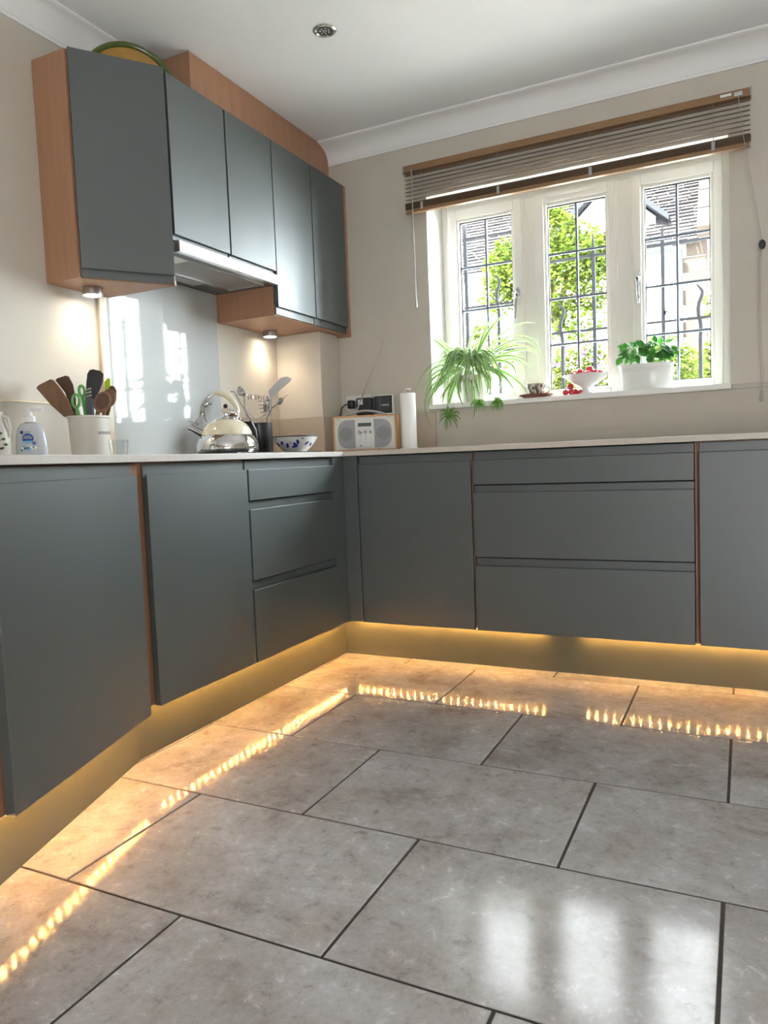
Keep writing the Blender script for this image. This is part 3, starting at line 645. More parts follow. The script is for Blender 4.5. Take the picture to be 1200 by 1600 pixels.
c = thing('serving_spoon', 'steel serving spoon leaning far right in the black pot', 'spoon', bp)
mb().lathe([(.001, -.006), (.012, -.004), (.019, 0), (.0200, 0), (.013, -.006), (.001, -.0075)], B(765, 425, -.03), 22, HD * -.75 + HU * .55 - HR * .35, sx=.75, sy=1.0).build('bowl', 'steel', c)
mb().tube([B(820, 384, -.03), B(745, 440, -.03), B(700, 468, -.02), B(640, 560, 0), bz(600, .01)], [.001, .004, .003, .003, .003], 8).build('handle', 'steel', c)

# blue and white bowl
bb = un(462, 703, 'x', .40); bb = Vector((.40, bb.y, HZ if -1.3 < bb.y < -.72 else CT)); bb.z = CT
c = thing('painted_bowl', 'white bowl with blue rim and blue painted leaves by the black pot', 'bowl', bb)
prof = [(0, .0), (.045, 0), (.046, .006), (.050, .010), (.072, .030), (.090, .052), (.100, .072), (.097, .072), (.085, .050), (.066, .030), (.040, .014), (0, .012)]
mb().lathe(prof, bb, 48).build('bowl_body', 'porcelain', c)
P = [bb + Vector((math.cos(2 * math.pi * k / 48) * .0995, math.sin(2 * math.pi * k / 48) * .0995, .073)) for k in range(48)]
mb().tube(P, .0026, 8, True).build('rim', 'black_plastic', c)
def on_bowl(ang, z, e=.0006):
    pr = [(.050, .010), (.072, .030), (.090, .052), (.100, .072)]
    for (r0, z0), (r1, z1) in zip(pr[:-1], pr[1:]):
        if z <= z1 or (r1, z1) == pr[-1]:
            t = (z - z0) / (z1 - z0); r_ = r0 + (r1 - r0) * t + e; break
    return bb + Vector((math.cos(ang) * r_, math.sin(ang) * r_, z))
fa = math.atan2(-HD.y, -HD.x)
for da, z, ra, rz, ro in ((-.62, .045, .11, .011, 35), (-.35, .034, .13, .012, 50), (-.12, .046, .03, .004, 0), (.12, .036, .16, .013, -40), (.24, .048, .13, .011, -70), (.02, .028, .12, .008, 0), (.75, .042, .12, .011, 30), (1.1, .036, .12, .012, -30), (-1.0, .040, .12, .012, -30), (-.9, .062, .07, .004, 0), (.45, .062, .07, .004, 0)):
    P = []
    for k in range(14):
        g = 2 * math.pi * k / 14; x_, y_ = math.cos(g), math.sin(g) * .55; ca, sa = math.cos(R(ro)), math.sin(R(ro))
        P.append((da + (x_ * ca - y_ * sa) * ra, z + (x_ * sa + y_ * ca) * rz))
    v0 = [on_bowl(fa + a_, min(max(z_, .012), .071)) for a_, z_ in P]; cc = on_bowl(fa + da, z, .0012)
    mb().add(v0 + [cc], [(k, (k + 1) % 14, 14) for k in range(14)]).build('painted_leaf', 'bowl_blue', c)

# ------------------------------------------------------------------ cream utensil pot
wp = Vector((.20, -1.63, CT)); WS = 466.0
c = thing('utensil_crock', 'cream utensil crock with grey lettering holding wooden spatulas', 'utensil pot', wp)
mb().lathe([(0, 0), (.058, 0), (.060, .003), (.0655, .132), (.0695, .135), (.0695, .141), (.066, .1415), (.063, .136), (.057, .008), (0, .008)], wp, 56).build('crock_body', 'pot_cream', c)
# wrapped lettering
ft = math.atan2(-HD.y, -HD.x)
for k, ch in enumerate('utensils'):
    g = ft + R(50) + R(9.5) * k - (R(3) if k > 1 else 0) ; zt_ = .085; r_ = .0600 + .0055 * zt_ / .132 + .0006
    pos = Vector((math.cos(g) * r_, math.sin(g) * r_, zt_)); rgt = Vector((-math.sin(g), math.cos(g), 0))
    text('lettering', ch, .021, 'print_grey', c, face_matrix(pos, rgt, (0, 0, 1)), .0004)
W3 = lambda a, e: (a / 3.75, 540 + e / 3.75)
def Wp(a, e, d=0): u, v = W3(a, e); return pxpt(wp, 141.5, 716, WS, u, v, d)
def wcut(pts, d0, lean, th): return cut(wp, 141.5, 716, WS, [W3(*p) for p in pts], d0, lean, th)
c = thing('wooden_spatula', 'broad brown wooden spatula leaning left at front of cream crock', 'spatula', wp)
wcut([(260, 228), (275, 212), (345, 184), (365, 190), (400, 240), (440, 310), (468, 408), (410, 408), (340, 335)], -.030, .08, .007).build('blade', 'spoon_wood', c, bev=.002)
mb().tube([Wp(440, 400, -.02), Wp(500, 560, -.005)], .007, 10).build('handle', 'spoon_wood', c)
c = thing('wooden_spatula', 'very dark wooden spatula behind the brown one in cream crock', 'spatula', wp)
wcut([(348, 182), (360, 172), (410, 160), (428, 166), (450, 215), (462, 300), (458, 390), (440, 390), (400, 260)], .0, .10, .006).build('blade', 'walnut', c, bev=.002)
mb().tube([Wp(450, 380, .01), Wp(500, 560, .0)], .006, 10).build('handle', 'walnut', c)
c = thing('ring_spoon', 'brown wooden spoon standing behind the two spatulas at far left', 'spoon', wp)
wcut(oval(312, 205, 26, 32, 10), .022, .05, .006).build('bowl', 'spoon_wood', c, bev=.002)
mb().tube([Wp(312, 230, .03), Wp(420, 420, .02), Wp(490, 560, .01)], .005, 8).build('handle', 'spoon_wood', c)
c = thing('scissors', 'scissors with two green loop handles in the cream crock', 'scissors', wp)
for (cu, cv, ru, rv, ro, d) in ((497, 325, 20, 38, 6, -.03), (520, 265, 16, 30, -4, -.005)):
    P = [Wp(u, v, d) for u, v in oval(cu, cv, ru, rv, ro, 28)]
    mb().tube(P, [.0048] * 28, 8, True).tube([Wp(cu, cv + rv, d), Wp(cu + 4, cv + rv + 60, d + .005), Wp(cu + 6, 470, .0)], [.006, .007, .006], 8).build('loop_handle', 'handle_green', c)
mb().tube([Wp(503, 470, .0), Wp(512, 590, .0)], [.005, .002], 6).build('blade', 'steel', c)
c = thing('slotted_turner', 'black nylon turner with round holes standing in cream crock', 'turner', wp)
out = [(545, 215), (555, 165), (570, 146), (590, 142), (632, 156), (648, 175), (642, 215), (620, 265), (590, 315), (578, 345), (575, 412), (530, 412), (532, 300), (540, 250)]
wcut(out, -.012, .06, .005).build('blade', 'nylon_black', c, bev=.0015)
wcut([(536, 308), (548, 300), (570, 306), (582, 318), (574, 345), (572, 470), (533, 470), (531, 345)], -.0155, .06, .004).build('neck', 'nylon_grey', c, bev=.0015)
for k in range(9):
    u, v = 545 + (k % 3) * 11, 258 + (k // 3) * 19 - (k % 3) * 2
    wcut(oval(u, v, 3.6, 6), -.0142, .06, .0035).build('hole', 'pot_cream', c)
c = thing('spatula', 'lime green silicone spatula tip behind the wooden spoon in cream crock', 'spatula', wp)
wcut([(640, 215), (655, 196), (675, 198), (672, 262), (650, 330), (645, 420), (625, 420), (630, 300)], .008, .06, .006).build('blade', 'lime', c, bev=.002)
mb().tube([Wp(637, 410, .012), Wp(600, 560, .0)], .005, 8).build('handle', 'lime', c)
c = thing('wooden_spoon', 'front wooden spoon with oval bowl leaning right in cream crock', 'spoon', wp)
wcut(oval(640, 340, 50, 64, 25), -.028, .05, .006).build('bowl', 'spoon_wood', c, bev=.003)
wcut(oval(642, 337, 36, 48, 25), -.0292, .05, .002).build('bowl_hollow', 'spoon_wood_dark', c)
mb().tube([Wp(612, 390, -.022), Wp(560, 560, .0)], .0065, 10).build('handle', 'spoon_wood', c)
c = thing('wooden_spoon', 'reddish wooden spoon just behind the front spoon in cream crock', 'spoon', wp)
wcut(oval(668, 318, 46, 56, 25), -.014, .05, .006).build('bowl', 'spoon_wood', c, bev=.003)
mb().tube([Wp(650, 365, -.008), Wp(580, 560, .004)], .006, 10).build('handle', 'spoon_wood', c)
c = thing('wooden_spoon', 'dark spoon hindmost on the right of the cream crock', 'spoon', wp)
wcut(oval(684, 285, 26, 42, 0), .002, .05, .005).build('bowl', 'spoon_wood_dark', c, bev=.002)
mb().tube([Wp(680, 325, .006), Wp(590, 560, .010)], .005, 8).build('handle', 'spoon_wood_dark', c)

# ------------------------------------------------------------------ soap, tumbler, jug at left
sb = Vector((.30, -1.938, CT)); SS = 535.0
c = thing('soap_dispenser', 'pump bottle of hand soap with blue round label on the left worktop', 'soap bottle', sb)
rot_ = Matrix.Rotation(math.atan2(HR.y, HR.x), 4, 'Z')
def squash(b, c0, sy):
    # flatten a lathe across the viewing depth, keep width
    for i, p in enumerate(b.v):
        q_ = p - c0; d = q_.dot(HD); b.v[i] = p - HD * d * (1 - sy)
    return b
squash(mb().lathe([(0, 0), (.041, 0), (.0445, .004), (.0455, .030), (.043, .065), (.036, .092), (.026, .104), (.012, .108), (0, .108)], sb, 40), sb, .62).build('bottle', 'soap_bottle', c)
mb().lathe([(.010, .106), (.0155, .108), (.0155, .119), (.0145, .125), (.008, .127), (.008, .137), (.006, .139), (0, .139)], sb, 24).build('collar', 'white_plastic', c)
mb().tube([sb + HU * .134, sb + HU * .144, sb + HU * .146 + HR * .012, sb + HU * .145 + HR * .030, sb + HU * .142 + HR * .038], [.008, .008, .0065, .005, .004], 12).build('pump_nozzle', 'white_plastic', c)
def soap_pt(u, z, e): 
    rw = .0452 * (1 - (max(z - .05, 0) / .1) ** 2 * .6); y_ = .62 * math.sqrt(max(rw * rw - u * u, 1e-6)); return sb + HR * u + HU * z - HD * (y_ + e)
def soap_patch(name, cu, cz, ru, rz, mt, e, half=None):
    P = [(cu + ru * math.cos(2 * math.pi * k / 24), cz + rz * math.sin(2 * math.pi * k / 24)) for k in range(24)]
    if half: P = [(u, min(max(z, half[0]), half[1])) for u, z in P]
    mb().add([soap_pt(u, z, e) for u, z in P] + [soap_pt(cu, sum(p[1] for p in P) / 24, e + .0004)], [(k, (k + 1) % 24, 24) for k in range(24)]).build(name, mt, c)
soap_patch('label_disc', .003, .060, .0165, .0145, 'label_blue', .0012)
soap_patch('label_disc', .003, .060, .0160, .0138, 'label_skyblue', .0018, (.0, .053))
soap_patch('label_disc', -.014, .078, .0055, .005, 'label_blue', .0012)
soap_patch('label_disc', .020, .046, .0052, .005, 'label_blue', .0012)
for k in range(12):
    soap_patch('label_flower', -.016 + .0035 * k + random.uniform(-.001, .001), .030 + random.uniform(-.004, .007), .004, .0035, random.choice(['print_teal', 'label_skyblue', 'white_plastic', 'leaf_dark']), .0012 + .0001 * k)
text('lettering', 'CLEANSE\n& MOISTURE', .0052, 'white_plastic', c, face_matrix(soap_pt(.003, .063, .0026) - sb, HR, HU), .0002)
soap_patch('label_line', .004, .0785, .0095, .0012, 'print_grey', .0012)
gb = un(186, 707, 'x', .42); gb = Vector((gb.x, gb.y, CT))
tag(mb().lathe([(0, 0), (.024, 0), (.0255, .002), (.030, .052), (.0284, .052), (.0240, .006), (0, .006)], gb, 36).build('glass_tumbler', 'tumbler_glass', loc=gb), 'small empty clear glass tumbler beside the cream crock', 'glass')
jb = un(-4, 703, 'x', .33); jb = Vector((jb.x, jb.y, CT))
c = thing('cream_jug', 'cream ceramic jug with leaf pattern cut off by the left edge', 'jug', jb)
mb().lathe([(0, 0), (.030, 0), (.034, .004), (.036, .04), (.034, .075), (.026, .108), (.020, .124), (.021, .130), (.018, .130), (.017, .12), (0, .115)], jb, 36).build('jug_body', 'pot_cream', c)
for k, (a_, z) in enumerate(((.6, .05), (.75, .07), (.8, .03), (.95, .055), (1.1, .04))):
    g = fa + a_; r_ = .0365 - abs(z - .04) * .06
    mb().lathe([(0, 0), (.0035, 0), (.002, .0012), (0, .0014)], jb + Vector((math.cos(g) * r_, math.sin(g) * r_, z)), 10, (math.cos(g), math.sin(g), .1), sy=1.8).build('painted_leaf', 'leaf_dark', c)
mb().tube([jb + HR * .016 + HU * .122, jb + HR * .034 + HU * .112, jb + HR * .040 + HU * .085, jb + HR * .034 + HU * .06], .0042, 8).build('handle', 'pot_cream', c)

# ------------------------------------------------------------------ radio
RY = -.30; rl = un(527, 702, 'y', RY); rr_ = un(616, 699, 'y', RY); RX0, RX1 = rl.x, rr_.x; RW = RX1 - RX0; RH = .172; rd = .11
c = thing('radio', 'wood cased portable radio with two grey speakers standing in the corner', 'radio', ((RX0 + RX1) / 2, RY, CT))
b = mb(); z0, z1 = CT + .002, CT + RH; t_ = .0085
b.box(RX0, RX0 + t_, RY, RY + rd, z0, z1).box(RX1 - t_, RX1, RY, RY + rd, z0, z1).box(RX0 + t_, RX1 - t_, RY, RY + rd, z0, z0 + t_).box(RX0 + t_, RX1 - t_, RY, RY + rd, z1 - t_, z1).box(RX0 + t_, RX1 - t_, RY + rd - .008, RY + rd, z0 + t_, z1 - t_)
b.build('case', 'radio_wood', c, bev=.0015)
mb().box(RX0 + t_, RX1 - t_, RY + .003, RY + .012, z0 + t_, z1 - t_).build('face_plate', 'radio_face', c)
def rx(f): return RX0 + RW * f
def rz(f): return z0 + (z1 - z0) * f
for side in (0, 1):
    P = []
    xo, xi = (rx(.075), rx(.345)) if side == 0 else (rx(.925), rx(.655))
    zc, hz_ = rz(.485), (rz(.88) - rz(.09)) / 2
    for k in range(17):
        g = -math.pi / 2 + math.pi * k / 16; cs = math.cos(g); sn = math.sin(g)
        cs = abs(cs) ** .75; sn = math.copysign(abs(sn) ** .75, sn); sgn = -1 if side == 0 else 1
        P.append((xi + (xo - xi) * (.30 + .70 * cs) if k not in (0, 16) else xi + (xo - xi) * .45, zc + hz_ * sn))
    P += [(xi, zc + hz_), (xi, zc - hz_)]
    mb().ext([(x, RY + .003, z) for x, z in P], (0, -.0025, 0)).build('speaker_grille', 'radio_mesh', c, bev=.0006)
    xm = rx(.205) if side == 0 else rx(.795)
    mb().lathe([(0, 0), (.033, 0), (.033, .0006), (0, .0008)], (xm, RY + .0004, rz(.49)), 40, (0, -1, 0)).build('speaker_cone', 'radio_mesh_dark', c)
mb().box(rx(.355), rx(.645), RY - .001, RY + .003, rz(.10), rz(.90)).build('control_panel', 'radio_silver', c, bev=.0008)
mb().box(rx(.40), rx(.61), RY - .0018, RY - .0008, rz(.685), rz(.785)).build('display', 'lcd', c)
for k, (f, r_) in enumerate(((.43, .0105), (.515, .0085), (.595, .0085))):
    mb().lathe([(0, 0), (r_, 0), (r_, .004), (r_ * .72, .006), (r_ * .68, .014), (0, .0145)], (rx(f), RY - .001, rz(.53)), 24, (0, -1, 0)).build('knob', 'chrome', c)
for r_ in range(4):
    for q_ in range(3):
        if r_ == 3 and q_ == 1: continue
        mb().lathe([(0, 0), (.0036, 0), (.003, .002), (0, .0024)], (rx(.435 + q_ * .082), RY - .001, rz(.41 - r_ * .088)), 12, (0, -1, 0)).build('button', 'black_plastic' if (r_ == 3 and q_ == 0) else 'radio_silver', c)
text('lettering', 'PURE', .0085, 'print_grey', c, face_matrix((rx(.085) - c.location.x, .0024, rz(.915) - CT), (1, 0, 0), (0, 0, 1)), .0003)
text('lettering', 'EVOKE-2', .0065, 'print_grey', c, face_matrix((rx(.905) - c.location.x, .0024, rz(.925) - CT), (1, 0, 0), (0, 0, 1)), .0003)
mb().box(rx(.245), rx(.315), RY + .002, RY + .003, rz(.060), rz(.068)).build('badge', 'print_grey', c)
mb().box(rx(.70), rx(.74), RY + .0015, RY + .003, rz(.055), rz(.075)).build('badge', 'print_grey', c)
P = [(rx(.12 + .74 * k / 16), RY + .05, z1 + .026 * math.sin(math.pi * k / 16) - .002) for k in range(17)]
mb().tube(P, .0052, 10).build('handle', 'grey_plastic', c)
at = un(606, 529, 'y', RY + .09); ab = Vector((rx(.30), RY + .085, z1 - .002))
mb().tube([ab, ab.lerp(at, .3), ab.lerp(at, .31), ab.lerp(at, .62), ab.lerp(at, .63), at], [.0032, .0032, .0023, .0023, .0015, .0015], 8).ball(at, .003, 8, 6).build('antenna', 'chrome', c)
c.rotation_euler.z = R(18)
# energy monitor behind the radio
q0 = un(583, 637, 'y', -.10); q1 = un(613.5, 620, 'y', -.10); mz0 = 1.096
c = thing('energy_monitor', 'small white framed black display leaning behind the radio', 'display', ((q0.x + q1.x) / 2, -.02, 1.096))
zt_, zb_ = un(600, 620, 'y', -.05).z, 1.0965
ymm = -.028
q0 = un(583, 637, 'y', ymm); q1 = un(613.5, 620, 'y', ymm)
mb().box(q0.x, q1.x, ymm, ymm + .018, zb_, zt_ + .012).build('casing', 'white_plastic', c, bev=.004)
mb().box(q0.x + .005, q1.x - .004, ymm - .001, ymm + .002, zb_ + .006, zt_ + .008).build('screen', 'screen_dark', c, bev=.002)
mb().box(q0.x + .012, q1.x - .014, ymm - .0014, ymm - .0008, zb_ + .020, zt_).build('screen', 'screen_lit', c)
mb().box(q0.x + .048, q1.x - .022, ymm - .0018, ymm - .0012, zb_ + .044, zb_ + .052).build('screen_line', 'screen_text', c)
mb().box(q0.x + .040, q0.x + .0412, ymm - .0018, ymm - .0012, zb_ + .024, zt_ - .004).build('screen_line', 'screen_text', c)
# wall socket and plugs
s0 = un(543, 640, 'y', 0); s1 = un(582, 616, 'y', 0)
c = thing('wall_socket', 'white double wall socket plate behind the radio', 'socket', ((s0.x + s1.x) / 2, 0, 1.14))
mb().box(s0.x, s1.x, -.009, 0, 1.120, un(582, 616, 'y', 0).z).build('plate', 'white_plastic', c, bev=.002)
pz = 1.150
c = thing('power_adapter', 'black power adapter with white rating label in the wall socket', 'plug', (.40, -.01, 1.11))
a0 = un(557, 640, 'y', -.06); a1 = un(579, 622, 'y', -.06)
mb().box(a0.x, a1.x, -.065, -.0095, 1.100, a1.z + .004).build('casing', 'black_plastic', c, bev=.005)
mb().box(a0.x + .012, a0.x + .040, -.0656, -.0648, a1.z - .030, a1.z - .004).build('rating_label', 'white_plastic', c)
c = thing('power_plug', 'small black plug with curving flex in the wall socket', 'plug', (.34, -.01, 1.12))
p0 = un(548, 632, 'y', -.04)
mb().box(p0.x - .018, p0.x + .016, -.050, -.0095, p0.z - .022, p0.z + .022).build('plug_body', 'black_plastic', c, bev=.008)
mb().tube([(p0.x - .018, -.04, p0.z), (p0.x - .030, -.045, p0.z), (p0.x - .048, -.05, p0.z - .015), (p0.x - .056, -.06, p0.z - .06), (p0.x - .050, -.08, p0.z - .15)], .003, 8).build('flex', 'black_plastic', c)
# kitchen roll
kr = un(640, 698, 'y', -.22); kr = Vector((kr.x, -.22, CT)); krs = 333
c = thing('kitchen_roll', 'tall narrow white kitchen roll on a chrome holder beside the radio', 'kitchen roll', kr)
mb().lathe([(0, 0), (.045, 0), (.045, .006), (.042, .008), (0, .008)], kr, 36).build('base', 'white_plastic', c)
mb().lathe([(.012, .008), (.0355, .008), (.0365, .011), (.0365, .262), (.0355, .265), (.012, .265)], kr, 48).build('paper_roll', 'kitchen_paper', c)
P = [kr + HU * .26 + HR * -.017] + [kr + HU * (.270 + .018 * math.sin(math.pi * k / 10)) + HR * (-.017 * math.cos(math.pi * k / 10)) for k in range(11)] + [kr + HU * .26 + HR * .017]
mb().tube(P, .0028, 8).build('loop', 'chrome', c)

# ------------------------------------------------------------------ window sill: spider plant
SZ = 1.128
def blade(name, start, mid, tip, ys, wd, parent, pale=True, n=12, twist=0.0, mt=None):
    (u0, v0), (u1, v1), (u2, v2) = start, mid, tip
    A = un(u0, v0, 'y', ys[0]); M_ = un(u1, v1, 'y', ys[1]); T = un(u2, v2, 'y', ys[2])
    Cc = M_ * 2 - (A + T) * .5
    b = mb(); prev = None; rows = []
    for k in range(n + 1):
        t = k / n; p = A * (1 - t) ** 2 + Cc * 2 * t * (1 - t) + T * t * t
        tg = ((Cc - A) * (1 - t) + (T - Cc) * t); tg = tg.normalized() if tg.length > 1e-6 else Vector((0, 0, 1))
        vw = (p - CAM).normalized(); sd_ = tg.cross(vw)
        if sd_.length < 1e-4: sd_ = Vector((1, 0, 0))
        sd_.normalize(); nn = sd_.cross(tg).normalized()
        a_ = twist + .5 * math.sin(t * 3 + twist * 5); sd_ = sd_ * math.cos(a_) + nn * math.sin(a_); nn = sd_.cross(tg).normalized()
        ww = wd * (.55 + .45 * math.sin(min(1, t * 2.2) * math.pi / 2)) * (1 - max(0, t - .45) / .55) ** .8 + .0004
        rows.append([p - sd_ * ww + nn * ww * .35, p - sd_ * ww * .45, p + sd_ * ww * .45, p + sd_ * ww + nn * ww * .35])
    for rw in rows: b.v += rw
    for k in range(n):
        for j in range(3):
            b.f.append([k * 4 + j, k * 4 + j + 1, k * 4 + 5 + j, k * 4 + 4 + j]); b.mi.append(1 if (j != 1 and pale) else 0)
    return b.build(name, mt or ['leaf_green', 'leaf_pale'], parent, smooth=70)
pr_ = un(741, 625, 'y', .075); sp0 = Vector((pr_.x, .075, SZ))
c = thing('spider_plant', 'trailing spider plant with striped leaves in a cream pot on the window sill', 'plant', sp0)
mb().lathe([(0, 0), (.052, 0), (.055, .003), (.068, .118), (.073, .120), (.073, .134), (.068, .134), (.066, .122), (0, .118)], sp0, 40).build('pot', 'pot_cream', c)
mb().lathe([(0, .118), (.064, .118), (.05, .124), (0, .128)], sp0, 24).build('soil', 'soil', c)
Q = lambda a, e: (620 + a / 5, 480 + e / 5)
LV = [((480, 400), (300, 262), (100, 155), .02, 9), ((470, 390), (390, 300), (320, 232), .03, 6), ((640, 400), (665, 240), (745, 65), .03, 9), ((650, 400), (715, 190), (895, 15), .02, 9), ((660, 390), (690, 240), (770, 95), .05, 9),
      ((540, 350), (590, 225), (680, 145), .02, 7), ((680, 380), (850, 185), (1070, 125), .02, 5), ((700, 370), (930, 255), (1135, 365), .0, 7), ((720, 380), (930, 300), (1130, 400), -.01, 6), ((720, 400), (900, 345), (1085, 350), .0, 7),
      ((700, 400), (900, 380), (1075, 515), -.02, 7), ((780, 370), (930, 410), (990, 530), .02, 6), ((740, 360), (815, 520), (930, 680), -.03, 11), ((720, 400), (860, 520), (1015, 665), -.02, 10), ((720, 300), (870, 232), (1110, 270), .06, 4),
      ((480, 420), (290, 440), (140, 665), -.02, 4), ((450, 440), (320, 500), (198, 650), -.03, 7), ((440, 440), (300, 545), (228, 700), -.04, 8), ((440, 450), (320, 590), (250, 790), -.05, 8), ((450, 450), (350, 560), (300, 720), -.04, 8),
      ((430, 440), (245, 660), (265, 930), -.06, 6), ((450, 460), (415, 600), (330, 735), -.05, 8), ((480, 450), (395, 620), (360, 770), -.05, 8), ((470, 460), (425, 620), (400, 770), -.055, 9), ((500, 460), (480, 610), (522, 775), -.05, 10),
      ((520, 460), (495, 560), (510, 700), -.045, 8), ((560, 470), (535, 600), (575, 760), -.05, 9), ((600, 470), (585, 600), (600, 720), -.045, 9), ((620, 470), (625, 600), (640, 700), -.04, 8), ((650, 460), (705, 560), (690, 700), -.04, 9),
      ((700, 450), (725, 560), (715, 690), -.035, 8), ((690, 440), (785, 520), (800, 660), -.03, 8), ((760, 370), (870, 430), (940, 600), -.01, 8), ((520, 360), (420, 380), (330, 405), .0, 5), ((420, 430), (300, 470), (235, 620), -.03, 7),
      ((470, 440), (330, 610), (230, 790), -.055, 9), ((480, 440), (420, 700), (380, 960), -.06, 9), ((590, 480), (610, 700), (595, 880), -.06, 9), ((520, 350), (560, 430), (610, 460), .0, 6), ((500, 380), (560, 370), (590, 450), -.01, 6)]
for k, (a_, m_, t_, yt, wd) in enumerate(LV):
    blade('leaf', Q(560 + (a_[0] - 560) * .45, 470 + (a_[1] - 430) * .4), Q(*m_), Q(*t_), (.07, (.07 + yt) / 2 + (.0 if yt > -.02 else -.02), yt), wd * .00105, c, twist=random.uniform(-.35, .35))
for k in range(72):
    g = random.uniform(-2.7, 2.7); ln = random.uniform(120, 300); mx_, mz_ = 560 + math.sin(g) * ln * .62, 430 - random.uniform(-40, 110)
    tx, tz = 560 + math.sin(g) * ln * 1.05, min(mz_ + random.uniform(60, 330), 775)
    yt = random.uniform(-.06, .05) if tz < 650 else random.uniform(-.065, -.045)
    blade('leaf', Q(560 + random.uniform(-40, 40), 460), Q(mx_, mz_), Q(tx, tz), (.07, .03, yt), random.uniform(3.5, 7.5) * .00105, c, twist=random.uniform(-.6, .6))
for (pu, pv, rr2, nn_) in ((410, 850, 105, 20), (640, 755, 62, 16), (785, 750, 62, 24)):
    blade('runner', Q(560, 450), Q((560 + pu) / 2 + 40, 520), Q(pu, pv), (.06, -.03, -.062), .0016, c, pale=False, mt=['stem_green'])
    for k in range(nn_):
        g = R(360 * k / nn_) + random.uniform(-.2, .2); l_ = rr2 * random.uniform(.6, 1.1); dv = abs(math.cos(g)) * .2
        blade('plantlet_leaf', Q(pu, pv), Q(pu + math.sin(g) * l_ * .6, pv - math.cos(g) * l_ * .5 - 12), Q(pu + math.sin(g) * l_, pv - math.cos(g) * l_ * .8 + 25), (-.062, -.07, -.06 + random.uniform(-.02, .005)), random.uniform(2.5, 4.2) * .00105, c, pale=False, n=6)

# ------------------------------------------------------------------ cup and saucer
cu = un(838, 615, 'y', .02); cu = Vector((cu.x, .02, SZ))
c = tag(mb().lathe([(0, 0), (.050, 0), (.062, .004), (.080, .012), (.080, .015), (.060, .0085), (.045, .006), (0, .006)], cu, 40).build('saucer', 'terracotta', loc=cu), 'brown earthenware saucer under the patterned cup on the sill', 'saucer')
cz = cu + HU * .0065
c = thing('teacup', 'cream cup with dark brush strokes standing on a brown saucer', 'cup', cz)
cp = [(0, 0), (.026, 0), (.029, .003), (.034, .015), (.040, .035), (.047, .058), (.0445, .058), (.037, .035), (.030, .012), (0, .008)]
mb().lathe(cp, cz, 40).build('cup_body', 'cup_cream', c)
P = [cz + HR * (.040 + .026 * math.sin(math.pi * k / 10)) + HU * (.048 - .036 * k / 10) for k in range(11)]
mb().tube(P, .004, 8).build('handle', 'cup_cream', c)
def on_cup(a_, z, e):
    for (r0, z0), (r1, z1) in zip(cp[2:6], cp[3:7]):
        if z <= z1: break
    r_ = r0 + (r1 - r0) * (z - z0) / (z1 - z0) + e; return cz + Vector((math.cos(fa + a_) * r_, math.sin(fa + a_) * r_, z))
for a0_, wv in ((-1.05, .16), (-.12, .17), (.95, .14), (-2.1, .16)):
    b = mb()
    for k in range(9):
        z = .006 + .049 * k / 8; s_ = .12 * math.sin(k * .9)
        b.v += [on_cup(a0_ + s_ - wv, z, .0007), on_cup(a0_ + s_ + wv, z, .0007)]
    b.f = [[2 * k, 2 * k + 1, 2 * k + 3, 2 * k + 2] for k in range(8)]; b.mi = [0] * 8
    b.build('brush_stroke', 'cup_ink', c)
for a_, z in ((-.55, .036), (.35, .045), (.5, .014), (-.6, .012)):
    v0 = [on_cup(a_ + .13 * math.cos(g * .5236), z + .008 * math.sin(g * .5236), .0007) for g in range(12)]
    mb().add(v0, [tuple(range(12))]).build('brush_stroke', 'cup_ink', c)

# ------------------------------------------------------------------ fruit bowl
fb = un(915, 613, 'y', .045); fb = Vector((fb.x, .045, SZ))
c = tag(mb().lathe([(0, 0), (.033, 0), (.036, .003), (.034, .008), (.022, .016), (.019, .030), (.024, .036), (.048, .046), (.072, .066), (.088, .080), (.102, .087), (.102, .090), (.086, .084), (.068, .070), (.045, .051), (0, .046)], fb, 56).build('pedestal_bowl', 'porcelain', loc=fb), 'white pedestal bowl of red fruit on the window sill', 'bowl')
def fruit(p, r, label, grp):
    f = thing('red_fruit', label, 'fruit', p - Vector((0, 0, r)), group=grp)
    mb().lathe([(r * math.sin(math.pi * k / 12) * (1 - .06 * (k > 10)), -r * .95 * math.cos(math.pi * k / 12) - (.002 if k == 12 else 0)) for k in range(13)], p, 20).build('flesh', 'fruit_red', f)
    mb().tube([p + HU * r * .85, p + HU * (r + .006) + HR * .002], [.0012, .0009], 5).build('stalk', 'stem_green', f)
zf = SZ + .102
for du, dd, r_, dz in ((-.062, -.012, .0155, -.012), (-.030, -.028, .0175, -.004), (.004, -.034, .016, -.012), (.034, -.026, .0165, -.007), (.064, -.006, .015, -.006), (-.042, .020, .016, -.004), (.0, .012, .0175, -.010), (.040, .020, .017, .0), (.018, -.006, .0165, .012), (-.012, .044, .016, -.002)):
    fruit(fb + HR * du + HD * dd + Vector((0, 0, zf - SZ + dz)), r_, 'small glossy red fruit heaped in the white pedestal bowl', 'red fruit in the pedestal bowl')
f2 = un(893, 616, 'y', .0)
for du, dd, r_, dz in ((-.030, .0, .0135, 0), (-.006, -.012, .0145, 0), (.016, .004, .0145, 0), (.036, -.004, .012, 0), (-.004, .008, .0150, .0245)):
    fruit(Vector((f2.x, .012, SZ + r_ * .95)) + HR * du + HD * dd + Vector((0, 0, dz)), r_, 'small glossy red fruit lying on the sill beside the pedestal bowl', 'red fruit on the sill')

